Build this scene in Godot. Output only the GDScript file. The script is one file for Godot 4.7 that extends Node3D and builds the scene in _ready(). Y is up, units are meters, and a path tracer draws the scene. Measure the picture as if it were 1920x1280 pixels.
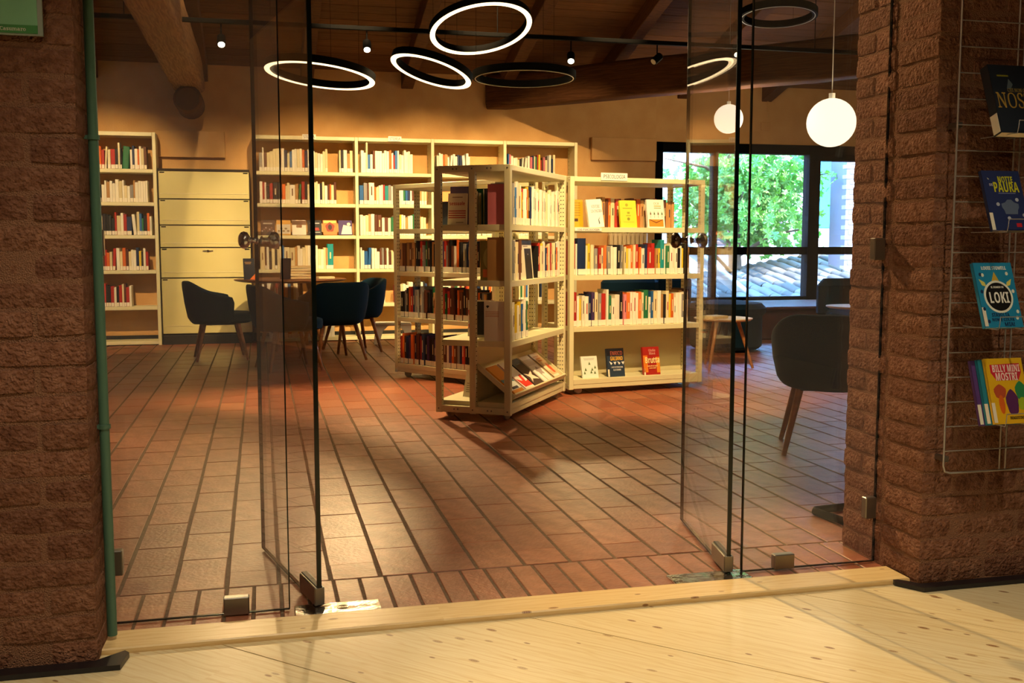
extends Node3D

# ---------------------------------------------------------------- mesh builder
class MB:
	var v := PackedVector3Array()
	var n := PackedVector3Array()
	var uv := PackedVector2Array()
	var c := PackedColorArray()
	var tint = null
	var uo := Vector2.ZERO
	func tri(p, q, r, np, nq, nr, up = Vector2.ZERO, uq = Vector2.ZERO, ur = Vector2.ZERO):
		v.append(p); v.append(r); v.append(q)
		n.append(np); n.append(nr); n.append(nq)
		uv.append(up + uo); uv.append(ur + uo); uv.append(uq + uo)
		if tint != null:
			c.append(tint); c.append(tint); c.append(tint)
	func quad(p, q, r, s, up = Vector2.ZERO, uq = Vector2.ZERO, ur = Vector2.ZERO, us = Vector2.ZERO):
		var m: Vector3 = (q - p).cross(r - p)
		if m.length() < 1e-12: m = (r - p).cross(s - p)
		m = m.normalized()
		tri(p, q, r, m, m, m, up, uq, ur)
		tri(p, r, s, m, m, m, up, ur, us)
	func box(xf: Transform3D, s: Vector3, ch := 0.0):
		var h := s / 2.0
		ch = minf(ch, minf(h.x, minf(h.y, h.z)) * 0.9)
		var k := h - Vector3(ch, ch, ch)
		for ax in 3:
			var u := (ax + 1) % 3
			var w := (ax + 2) % 3
			for sg in [-1, 1]:
				var ps := []
				var us := []
				for q in [[-1, -1], [1, -1], [1, 1], [-1, 1]]:
					var p := Vector3()
					p[ax] = sg * h[ax]; p[u] = q[0] * k[u]; p[w] = q[1] * k[w]
					ps.append(xf * p)
					us.append(Vector2(p.x, p.z) if ax == 1 else (Vector2(p.z, p.y) if ax == 0 else Vector2(p.x, p.y)))
				if sg > 0: quad(ps[0], ps[1], ps[2], ps[3], us[0], us[1], us[2], us[3])
				else: quad(ps[3], ps[2], ps[1], ps[0], us[3], us[2], us[1], us[0])
			if ch > 0.0:
				for su in [-1, 1]:
					for sw in [-1, 1]:
						var a := Vector3(); var b := Vector3(); var d := Vector3(); var e := Vector3()
						a[ax] = -k[ax]; a[u] = su * h[u]; a[w] = sw * k[w]
						b = a; b[ax] = k[ax]
						d[ax] = k[ax]; d[u] = su * k[u]; d[w] = sw * h[w]
						e = d; e[ax] = -k[ax]
						var ua := Vector2(a[ax], a[w]); var ub := Vector2(b[ax], b[w])
						if su * sw > 0: quad(xf * b, xf * a, xf * e, xf * d, ub, ua, ua, ub)
						else: quad(xf * a, xf * b, xf * d, xf * e, ua, ub, ub, ua)
		if ch > 0.0:
			for sx in [-1, 1]:
				for sy in [-1, 1]:
					for sz in [-1, 1]:
						var a := xf * Vector3(sx * h.x, sy * k.y, sz * k.z)
						var b := xf * Vector3(sx * k.x, sy * h.y, sz * k.z)
						var d := xf * Vector3(sx * k.x, sy * k.y, sz * h.z)
						if sx * sy * sz < 0:
							var t := b; b = d; d = t
						var m := (b - a).cross(d - a).normalized()
						tri(a, b, d, m, m, m)
	func at(p: Vector3, s: Vector3, ch := 0.0):
		box(Transform3D(Basis(), p), s, ch)
	# a smooth sheet through a table of points; rows and columns may close on themselves
	func sheet(P: Array, wu := false, wv := false, flip := false):
		var nu := P.size()
		var nv: int = P[0].size()
		var N := []
		for i in nu:
			var row := []
			for j in nv:
				var i0 := (i - 1 + nu) % nu if wu else maxi(i - 1, 0)
				var i1 := (i + 1) % nu if wu else mini(i + 1, nu - 1)
				var j0 := (j - 1 + nv) % nv if wv else maxi(j - 1, 0)
				var j1 := (j + 1) % nv if wv else mini(j + 1, nv - 1)
				var m: Vector3 = (P[i1][j] - P[i0][j]).cross(P[i][j1] - P[i][j0])
				if m.length() < 1e-10:
					m = (P[i1][j1] - P[i0][j0]).cross(P[i0][j1] - P[i1][j0])
				m = m.normalized()
				row.append(-m if flip else m)
			N.append(row)
		for i in (nu if wu else nu - 1):
			for j in (nv if wv else nv - 1):
				var a := (i + 1) % nu
				var b := (j + 1) % nv
				var u0 := Vector2(float(i) / nu, float(j) / nv)
				if flip:
					tri(P[i][j], P[i][b], P[a][b], N[i][j], N[i][b], N[a][b], u0, u0, u0)
					tri(P[i][j], P[a][b], P[a][j], N[i][j], N[a][b], N[a][j], u0, u0, u0)
				else:
					tri(P[i][j], P[a][j], P[a][b], N[i][j], N[a][j], N[a][b], u0, u0, u0)
					tri(P[i][j], P[a][b], P[i][b], N[i][j], N[a][b], N[i][b], u0, u0, u0)
	# turned shape: profile of (radius, height), upwards; smooth rounds the profile too
	func lathe(xf: Transform3D, prof: Array, segs := 24, smooth := false, closed := false):
		var np := prof.size()
		if smooth:
			var P := []
			for i in segs:
				var a := TAU * i / segs
				var row := []
				for q in prof: row.append(xf * Vector3(q.x * cos(a), q.y, -q.x * sin(a)))
				P.append(row)
			sheet(P, true, closed)
			return
		for j in (np if closed else np - 1):
			var q: Vector2 = prof[j]
			var r: Vector2 = prof[(j + 1) % np]
			var d := (r - q).normalized()
			for i in segs:
				var a := TAU * i / segs
				var b := TAU * (i + 1) / segs
				var ea := Vector3(cos(a), 0, -sin(a))
				var eb := Vector3(cos(b), 0, -sin(b))
				var na := (xf.basis * (ea * d.y + Vector3(0, -d.x, 0))).normalized()
				var nb := (xf.basis * (eb * d.y + Vector3(0, -d.x, 0))).normalized()
				var A := xf * (ea * q.x + Vector3(0, q.y, 0))
				var B := xf * (eb * q.x + Vector3(0, q.y, 0))
				var Cc := xf * (eb * r.x + Vector3(0, r.y, 0))
				var D := xf * (ea * r.x + Vector3(0, r.y, 0))
				if q.x > 1e-6: tri(A, B, Cc, na, nb, nb)
				if r.x > 1e-6: tri(A, Cc, D, na, nb, na)
	func tube(pts: Array, r, sides := 8, caps := true):
		var k := pts.size()
		var t0: Vector3 = (pts[1] - pts[0]).normalized()
		var up := Vector3.UP if absf(t0.y) < 0.9 else Vector3.RIGHT
		var side := t0.cross(up).normalized()
		var P := []
		for i in k:
			var t: Vector3 = (pts[mini(i + 1, k - 1)] - pts[maxi(i - 1, 0)]).normalized()
			side = (side - t * side.dot(t)).normalized()
			var o := t.cross(side)
			var ri: float = r[i] if r is Array else r
			var row := []
			for j in sides:
				var a := TAU * j / sides
				row.append(pts[i] + (side * cos(a) + o * sin(a)) * ri)
			P.append(row)
		sheet(P, false, true, true)
		if caps:
			for e in [0, k - 1]:
				var m: Vector3 = (pts[0] - pts[1]).normalized() if e == 0 else (pts[k - 1] - pts[k - 2]).normalized()
				for j in sides:
					var b := (j + 1) % sides
					if e == 0: tri(pts[e], P[e][b], P[e][j], m, m, m)
					else: tri(pts[e], P[e][j], P[e][b], m, m, m)
	# flat outline (counter-clockwise in x, y) pushed along z from z0 to z1
	func prism(xf: Transform3D, poly: Array, z0: float, z1: float):
		var pk := PackedVector2Array(poly)
		var ids := Geometry2D.triangulate_polygon(pk)
		for i in range(0, ids.size(), 3):
			var a := pk[ids[i]]; var b := pk[ids[i + 1]]; var d := pk[ids[i + 2]]
			if (b - a).cross(d - a) < 0:
				var t := b; b = d; d = t
			var f := (xf.basis * Vector3(0, 0, 1)).normalized()
			tri(xf * Vector3(a.x, a.y, z1), xf * Vector3(b.x, b.y, z1), xf * Vector3(d.x, d.y, z1), f, f, f, a, b, d)
			tri(xf * Vector3(a.x, a.y, z0), xf * Vector3(d.x, d.y, z0), xf * Vector3(b.x, b.y, z0), -f, -f, -f, a, d, b)
		for i in pk.size():
			var a := pk[i]; var b := pk[(i + 1) % pk.size()]
			quad(xf * Vector3(a.x, a.y, z0), xf * Vector3(b.x, b.y, z0), xf * Vector3(b.x, b.y, z1), xf * Vector3(a.x, a.y, z1))
	func mesh() -> ArrayMesh:
		var arr := []
		arr.resize(Mesh.ARRAY_MAX)
		arr[Mesh.ARRAY_VERTEX] = v
		arr[Mesh.ARRAY_NORMAL] = n
		arr[Mesh.ARRAY_TEX_UV] = uv
		if tint != null: arr[Mesh.ARRAY_COLOR] = c
		var m := ArrayMesh.new()
		m.add_surface_from_arrays(Mesh.PRIMITIVE_TRIANGLES, arr)
		return m

var M := {}
var names := {}
var rng := RandomNumberGenerator.new()
var sans: SystemFont
var sans_bold: SystemFont
var serif: SystemFont

# ---------------------------------------------------------------- node helpers
func numbered(called: String) -> String:
	var k: int = names.get(called, 0)
	names[called] = k + 1
	return called if k == 0 else "%s_%03d" % [called, k]

func obj(called: String, mesh, mat, parent: Node = null, xf := Transform3D()) -> MeshInstance3D:
	var o := MeshInstance3D.new()
	o.mesh = mesh.mesh() if mesh is MB else mesh
	o.material_override = mat
	o.transform = xf
	if parent == null:
		o.name = numbered(called)
		add_child(o)
	else:
		o.name = called
		parent.add_child(o, true)
	return o

func tag(o: Node, label: String, category: String, group := "", kind := ""):
	o.set_meta("label", label)
	o.set_meta("category", category)
	if group: o.set_meta("group", group)
	if kind: o.set_meta("kind", kind)
	return o

func struct(o: Node, label := "", category := ""):
	o.set_meta("kind", "structure")
	if label: o.set_meta("label", label)
	if category: o.set_meta("category", category)
	return o

func thing(called: String, label: String, category: String, xf := Transform3D(), group := "") -> Node3D:
	var o := Node3D.new()
	o.name = numbered(called)
	o.transform = xf
	add_child(o)
	tag(o, label, category, group)
	return o

func bx(called: String, p: Vector3, s: Vector3, mat, parent: Node = null, ch := 0.003) -> MeshInstance3D:
	var m := MB.new()
	m.at(Vector3.ZERO, s, ch)
	return obj(called, m, mat, parent, Transform3D(Basis(), p))

func rotbox(called: String, xf: Transform3D, s: Vector3, mat, parent: Node = null, ch := 0.003) -> MeshInstance3D:
	var m := MB.new()
	m.at(Vector3.ZERO, s, ch)
	return obj(called, m, mat, parent, xf)

func frame(u: Vector3, o: Vector3) -> Transform3D:      # x along u (level), y up, z outwards
	u = u.normalized()
	return Transform3D(Basis(u, Vector3.UP, Vector3(-u.z, 0, u.x)), o)

func text(words: String, cap: float, xf: Transform3D, mat, parent: Node, font = null, wide := 0.0, called := "lettering") -> MeshInstance3D:
	var t := TextMesh.new()
	t.text = words
	t.font = font if font else sans_bold
	t.font_size = 48
	t.pixel_size = cap / 34.5
	t.depth = 0.0008
	t.curve_step = 1.5
	t.material = mat
	if wide > 0.0:
		var w: float = t.get_aabb().size.x
		if w > 0.0: xf = xf * Transform3D(Basis.from_scale(Vector3(wide / w, 1, 1)), Vector3.ZERO)
	var o := MeshInstance3D.new()
	o.mesh = t
	o.name = called
	o.transform = xf
	parent.add_child(o, true)
	return o

func T(x: float, y: float, z: float) -> Transform3D:
	return Transform3D(Basis(), Vector3(x, y, z))

func hexc(h: String) -> Color:
	return Color.html(h)

func mat(c: Color, rough := 0.6, metal := 0.0, spec := 0.5) -> StandardMaterial3D:
	var m := StandardMaterial3D.new()
	m.albedo_color = c
	m.roughness = rough
	m.metallic = metal
	m.metallic_specular = spec
	return m

func tex(im: Image) -> ImageTexture:
	return ImageTexture.create_from_image(im)

func noise(seed_: int, freq: float, oct := 4, kind := FastNoiseLite.TYPE_SIMPLEX_SMOOTH) -> FastNoiseLite:
	var f := FastNoiseLite.new()
	f.seed = seed_; f.frequency = freq; f.fractal_octaves = oct; f.noise_type = kind
	return f

# grey seamless relief
func relief(seed_: int, freq: float, size := 512, oct := 5) -> ImageTexture:
	return tex(noise(seed_, freq, oct).get_seamless_image(size, size))

# seamless two-tone mottling
func mottle(seed_: int, freq: float, a: Color, b: Color, size := 512, oct := 5) -> ImageTexture:
	var g := noise(seed_, freq, oct).get_seamless_image(size, size)
	var im := Image.create(size, size, false, Image.FORMAT_RGB8)
	for y in size:
		for x in size:
			im.set_pixel(x, y, a.lerp(b, g.get_pixel(x, y).r))
	return tex(im)

func tri_planar(m: StandardMaterial3D, per_metre: float, world := false):
	m.uv1_triplanar = true
	m.uv1_world_triplanar = world
	m.uv1_scale = Vector3.ONE * per_metre
	return m

# ---------------------------------------------------------------- materials
func pine_texture() -> ImageTexture:
	# 2 m along the grain by 0.64 m across, glued from narrow lamellas, with knots
	var W := 2048
	var H := 640
	var im := Image.create(W, H, false, Image.FORMAT_RGB8)
	var g := noise(11, 0.02, 3)
	var f := noise(12, 0.004, 3)
	var s := noise(13, 0.5, 1)
	var R := RandomNumberGenerator.new()
	R.seed = 5
	var knots := []
	for i in 46:
		knots.append([R.randf() * W, R.randf() * H, R.randf_range(3.0, 8.0), R.randf_range(0.4, 1.0)])
	var light := hexc("efe0b8")
	var mid := hexc("dcc28a")
	var dark := hexc("74431f")
	for y in H:
		var lam := y / 80
		var lt := 0.12 * sin(lam * 7.3 + 1.0)
		for x in W:
			var w := f.get_noise_2d(x * 0.7 + lam * 977.0, y * 3.0) * 26.0
			var band := 0.5 + 0.5 * sin((y + w) * (0.22 + 0.05 * sin(lam * 2.1)))
			var t := 0.20 + lt + 0.42 * pow(band, 4.0) + 0.40 * g.get_noise_2d(x * 0.04 + lam * 300.0, y * 5.0) + 0.05 * s.get_noise_2d(x * 0.05, y)
			im.set_pixel(x, y, light.lerp(mid, clampf(t, 0.0, 1.0)))
	for k in knots:
		var r: float = k[2]
		for yy in range(int(k[1] - r * 1.3), int(k[1] + r * 1.3)):
			for xx in range(int(k[0] - r * 3.2), int(k[0] + r * 3.2)):
				var dx: float = (xx - k[0]) / (r * 2.0)
				var dy: float = (yy - k[1]) / (r * 0.8)
				var d := sqrt(dx * dx + dy * dy)
				if d < 1.5:
					var px := posmod(xx, W)
					var py := clampi(yy, 0, H - 1)
					var a: float = clampf((1.25 - d) * 2.2, 0.0, 1.0) * k[3] * (0.75 + 0.25 * sin(d * 14.0))
					im.set_pixel(px, py, im.get_pixel(px, py).lerp(dark, clampf(a, 0.0, 0.9)))
	return tex(im)

func grain_texture(a: Color, b: Color, seed_: int, W := 1024, H := 256) -> ImageTexture:
	var im := Image.create(W, H, false, Image.FORMAT_RGB8)
	var f := noise(seed_, 0.006, 4)
	var g := noise(seed_ + 1, 0.05, 3)
	for y in H:
		for x in W:
			var w := f.get_noise_2d(x * 0.5, y * 4.0) * 20.0
			var t := 0.5 + 0.35 * sin((y + w) * 0.35) * 0.7 + 0.45 * g.get_noise_2d(x * 0.06, y * 2.0)
			im.set_pixel(x, y, a.lerp(b, clampf(t, 0.0, 1.0)))
	return tex(im)

func make_materials():
	var rough_tex := relief(3, 0.03, 512, 6)
	var fine_tex := relief(4, 0.12, 512, 4)
	var brick_tones := ["8c5c42", "85563e", "926047", "7f513b"]
	for i in 4:
		var m := mat(Color.WHITE, 0.93, 0.0, 0.25)
		m.albedo_texture = mottle(30 + i, 0.022, hexc(brick_tones[i]).darkened(0.22), hexc(brick_tones[i]).lightened(0.14), 256)
		m.heightmap_enabled = true
		m.heightmap_texture = rough_tex
		m.heightmap_scale = 0.9
		tri_planar(m, 4.0)
		m.uv1_offset = Vector3(i * 0.27, i * 0.41, i * 0.13)
		M["brick%d" % i] = m
	var mo := mat(hexc("8d6852"), 0.95, 0.0, 0.2)
	mo.heightmap_enabled = true; mo.heightmap_texture = fine_tex; mo.heightmap_scale = 0.5
	tri_planar(mo, 3.0)
	M.mortar = mo
	var tones := ["9f583b", "965135", "a66242", "8e4a2f", "9a583b"]
	for i in 5:
		var m := mat(Color.WHITE, 0.38, 0.0, 0.5)
		m.albedo_texture = mottle(50 + i, 0.012, hexc(tones[i]).darkened(0.16), hexc(tones[i]).lightened(0.10), 256)
		m.heightmap_enabled = true; m.heightmap_texture = rough_tex; m.heightmap_scale = 0.12
		tri_planar(m, 3.0)
		m.uv1_offset = Vector3(i * 0.31, 0, i * 0.17)
		M["tile%d" % i] = m
	M.grout = tri_planar(mat(hexc("7d6857"), 0.85, 0.0, 0.3), 3.0)
	M.grout.albedo_texture = mottle(61, 0.05, hexc("c8c0b4"), hexc("ffffff"), 256)
	var pt := pine_texture()
	for i in 3:
		var m := mat(Color.WHITE, 0.36, 0.0, 0.5)
		m.albedo_texture = pt
		m.uv1_scale = Vector3(0.5, 1.5625, 1)
		m.uv1_offset = Vector3(i * 0.37, 0.0, 0)
		M["pine%d" % i] = m
	var tw := mat(hexc("fff2dc"), 0.32)
	tw.albedo_texture = pt
	tw.uv1_scale = Vector3(0.5, 1.5625, 1)
	M.sill_pine = tw
	var pl := mat(Color.WHITE, 0.9, 0.0, 0.25)
	pl.albedo_texture = mottle(71, 0.01, hexc("c79a63"), hexc("d2a870"), 256)
	pl.heightmap_enabled = true; pl.heightmap_texture = fine_tex; pl.heightmap_scale = 0.15
	tri_planar(pl, 1.0)
	M.plaster = pl
	var board := grain_texture(hexc("5a3a22"), hexc("7c5433"), 81)
	for i in 3:
		var m := mat(Color.WHITE.darkened(0.05 * i), 0.75, 0.0, 0.3)
		m.albedo_texture = board
		m.uv1_scale = Vector3(0.5, 3.0, 1); m.uv1_offset = Vector3(i * 0.3, i * 0.4, 0)
		M["board%d" % i] = m
	var bm := mat(Color.WHITE, 0.7, 0.0, 0.35)
	bm.albedo_texture = grain_texture(hexc("735237"), hexc("a07a52"), 85)
	bm.uv1_scale = Vector3(0.6, 2.2, 1)
	M.beam = bm
	var bd := mat(Color.WHITE, 0.75, 0.0, 0.3)
	bd.albedo_texture = grain_texture(hexc("4a2e1c"), hexc("664227"), 87)
	bd.uv1_scale = Vector3(0.6, 2.2, 1)
	M.beam_dark = bd
	M.cream = mat(hexc("e0dab0"), 0.42, 0.0, 0.5)
	M.cream_panel = mat(hexc("d6cca0"), 0.5, 0.0, 0.45)
	M.flap = tri_planar(mat(Color.WHITE, 0.45), 0.8)
	M.flap.albedo_texture = mottle(91, 0.008, hexc("c6bd80"), hexc("d0c78c"), 256)
	M.hole = mat(hexc("2a2016"), 0.9)
	M.black = mat(hexc("121212"), 0.5)
	M.black_metal = mat(hexc("0a0a0b"), 0.75, 0.0, 0.15)
	M.skirt = mat(hexc("15151c"), 0.35)
	M.steel = mat(hexc("8d8982"), 0.34, 0.9)
	M.chrome = mat(hexc("e4e2de"), 0.2, 1.0)
	M.wire = mat(hexc("b9b7b2"), 0.28, 0.55)
	M.bronze = mat(hexc("7c6e62"), 0.22, 1.0)
	M.plate = mat(hexc("c9c6c0"), 0.16, 1.0)
	var pn := relief(95, 0.02, 256, 4)
	M.plate.heightmap_enabled = true; M.plate.heightmap_texture = pn; M.plate.heightmap_scale = 0.25
	tri_planar(M.plate, 4.0)
	var gl := mat(Color(1, 1, 1, 0.02), 0.0, 0.0, 0.5)
	gl.transparency = BaseMaterial3D.TRANSPARENCY_ALPHA
	M.glass = gl
	M.glass_edge = mat(hexc("0c1412"), 0.15)
	M.pipe = mat(hexc("4d7360"), 0.45)
	M.clip = mat(hexc("4a4640"), 0.5)
	var fb := mat(hexc("122c3e"), 0.9, 0.0, 0.25)
	fb.rim_enabled = true; fb.rim = 0.3
	fb.heightmap_enabled = true; fb.heightmap_texture = relief(97, 0.3, 256, 2); fb.heightmap_scale = 0.06
	tri_planar(fb, 6.0)
	M.teal_cloth = fb
	M.teal_dark = mat(hexc("1d3a3c"), 0.85)
	var leg := mat(Color.WHITE, 0.5)
	leg.albedo_texture = grain_texture(hexc("8f5a34"), hexc("b07843"), 99, 256, 128)
	tri_planar(leg, 2.0)
	M.leg_wood = leg
	M.table_wood = tri_planar(mat(hexc("c79c68"), 0.45), 2.0)
	M.table_wood.albedo_texture = leg.albedo_texture
	M.pale_top = mat(hexc("d8b98a"), 0.45)
	M.bench_brown = tri_planar(mat(Color.WHITE, 0.6), 1.5)
	M.bench_brown.albedo_texture = mottle(101, 0.02, hexc("5b3222"), hexc("6c3d2a"), 256)
	M.white = mat(hexc("f2f0e6"), 0.5)
	M.paper = mat(hexc("efe6cc"), 0.8, 0.0, 0.3)
	M.pages = mat(hexc("d9c59a"), 0.9, 0.0, 0.2)
	M.label = mat(hexc("f0ead6"), 0.7)
	M.ink = mat(hexc("16130f"), 0.7)
	M.rubber = mat(hexc("2b2926"), 0.7)
	M.castor = mat(hexc("b9b2a6"), 0.5)
	M.radiator = mat(hexc("dcc9a0"), 0.4)
	var em := mat(hexc("fff0d0"), 0.6)
	em.emission_enabled = true; em.emission = hexc("ffdfa8"); em.emission_energy_multiplier = 3.2
	M.lamp = em
	var gm := mat(hexc("fff8ea"), 0.5)
	gm.emission_enabled = true; gm.emission = hexc("fff0cf"); gm.emission_energy_multiplier = 1.5
	M.globe = gm
	var sp := mat(hexc("ffffff"), 0.6)
	sp.emission_enabled = true; sp.emission = hexc("fff0c8"); sp.emission_energy_multiplier = 9.0
	M.spot_lens = sp
	M.diffuser_off = mat(hexc("c9c2b4"), 0.5)
	M.ext_wall = tri_planar(mat(Color.WHITE, 0.9), 0.7)
	M.ext_wall.albedo_texture = mottle(111, 0.02, hexc("d8cdc4"), hexc("e4dcd4"), 256)
	M.ext_white = mat(hexc("e8e6e4"), 0.7)
	M.ext_slat = mat(hexc("8a6f63"), 0.7)
	M.ext_teal = tri_planar(mat(hexc("2f9aa8"), 0.8), 1.0)
	M.ext_brick = mat(hexc("b7aca6"), 0.9)
	M.ext_grey = mat(hexc("7d7783"), 0.9)
	M.roof_tile0 = mat(hexc("6f685f"), 0.9)
	M.roof_tile1 = mat(hexc("7a7064"), 0.9)
	M.roof_tile2 = mat(hexc("57514a"), 0.9)
	M.roof_dark = mat(hexc("4b4640"), 0.95)
	var lf := mat(hexc("7fae62"), 0.6)
	lf.backlight_enabled = true; lf.backlight = hexc("7fbf50")
	M.leaf = lf
	M.bark = mat(hexc("5d4c3c"), 0.9)
	M.grass = mat(hexc("8fae5c"), 0.8)
	M.ground = mat(hexc("8d8780"), 0.95)
	M.sign_green = mat(hexc("7fc79a"), 0.5)
	M.sign_strip = mat(hexc("2f8a3c"), 0.5)
	M.sign_edge = mat(hexc("8a9a90"), 0.4)
	M.white_print = mat(hexc("f4f2ea"), 0.6)
	var ac := mat(Color(1, 1, 1, 0.06), 0.02)
	ac.transparency = BaseMaterial3D.TRANSPARENCY_ALPHA
	M.acrylic = ac

# ---------------------------------------------------------------- scene
func _ready():
	rng.seed = 20240611
	sans = SystemFont.new(); sans.font_names = PackedStringArray(["Droid Sans"])
	sans_bold = SystemFont.new(); sans_bold.font_names = PackedStringArray(["Droid Sans"]); sans_bold.font_weight = 700
	serif = SystemFont.new(); serif.font_names = PackedStringArray(["Droid Serif"])
	var cam := Camera3D.new()
	cam.name = "camera"
	cam.position = Vector3(0, 1.12, 0)
	cam.rotation = Vector3(-0.0960, -0.2399, 0)
	cam.fov = 36.93
	cam.near = 0.05; cam.far = 200.0
	add_child(cam)
	cam.current = true
	var we := WorldEnvironment.new()
	var e := Environment.new()
	e.background_mode = Environment.BG_SKY
	var sky := Sky.new()
	var sm := ProceduralSkyMaterial.new()
	sm.sky_top_color = hexc("5b98dc"); sm.sky_horizon_color = hexc("d3e4f6")
	sm.ground_bottom_color = hexc("8d8a84"); sm.ground_horizon_color = hexc("c8cdd0")
	sm.sky_energy_multiplier = 5.2
	sky.sky_material = sm
	e.sky = sky
	e.tonemap_mode = Environment.TONE_MAPPER_LINEAR
	e.tonemap_exposure = 1.0
	e.sdfgi_enabled = true; e.ssao_enabled = true; e.ssil_enabled = true
	we.environment = e
	we.name = "world"
	add_child(we)
	var sun := DirectionalLight3D.new()
	sun.name = "sun"
	sun.light_energy = 7.0
	sun.light_color = hexc("fff4e0")
	sun.light_angular_distance = 0.6
	sun.shadow_enabled = true
	add_child(sun)
	sun.look_at_from_position(Vector3(4.5, 9, 5), Vector3.ZERO)
	make_materials()
	build_floor()
	build_brick_walls()
	build_room()
	build_ceiling()
	build_entrance_glass()
	build_wall_cases()
	build_mobile_cases()
	build_seating()
	build_lamps()
	build_rack()
	build_outside()
	place_books()
	print("books ", book_list.size())

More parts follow.
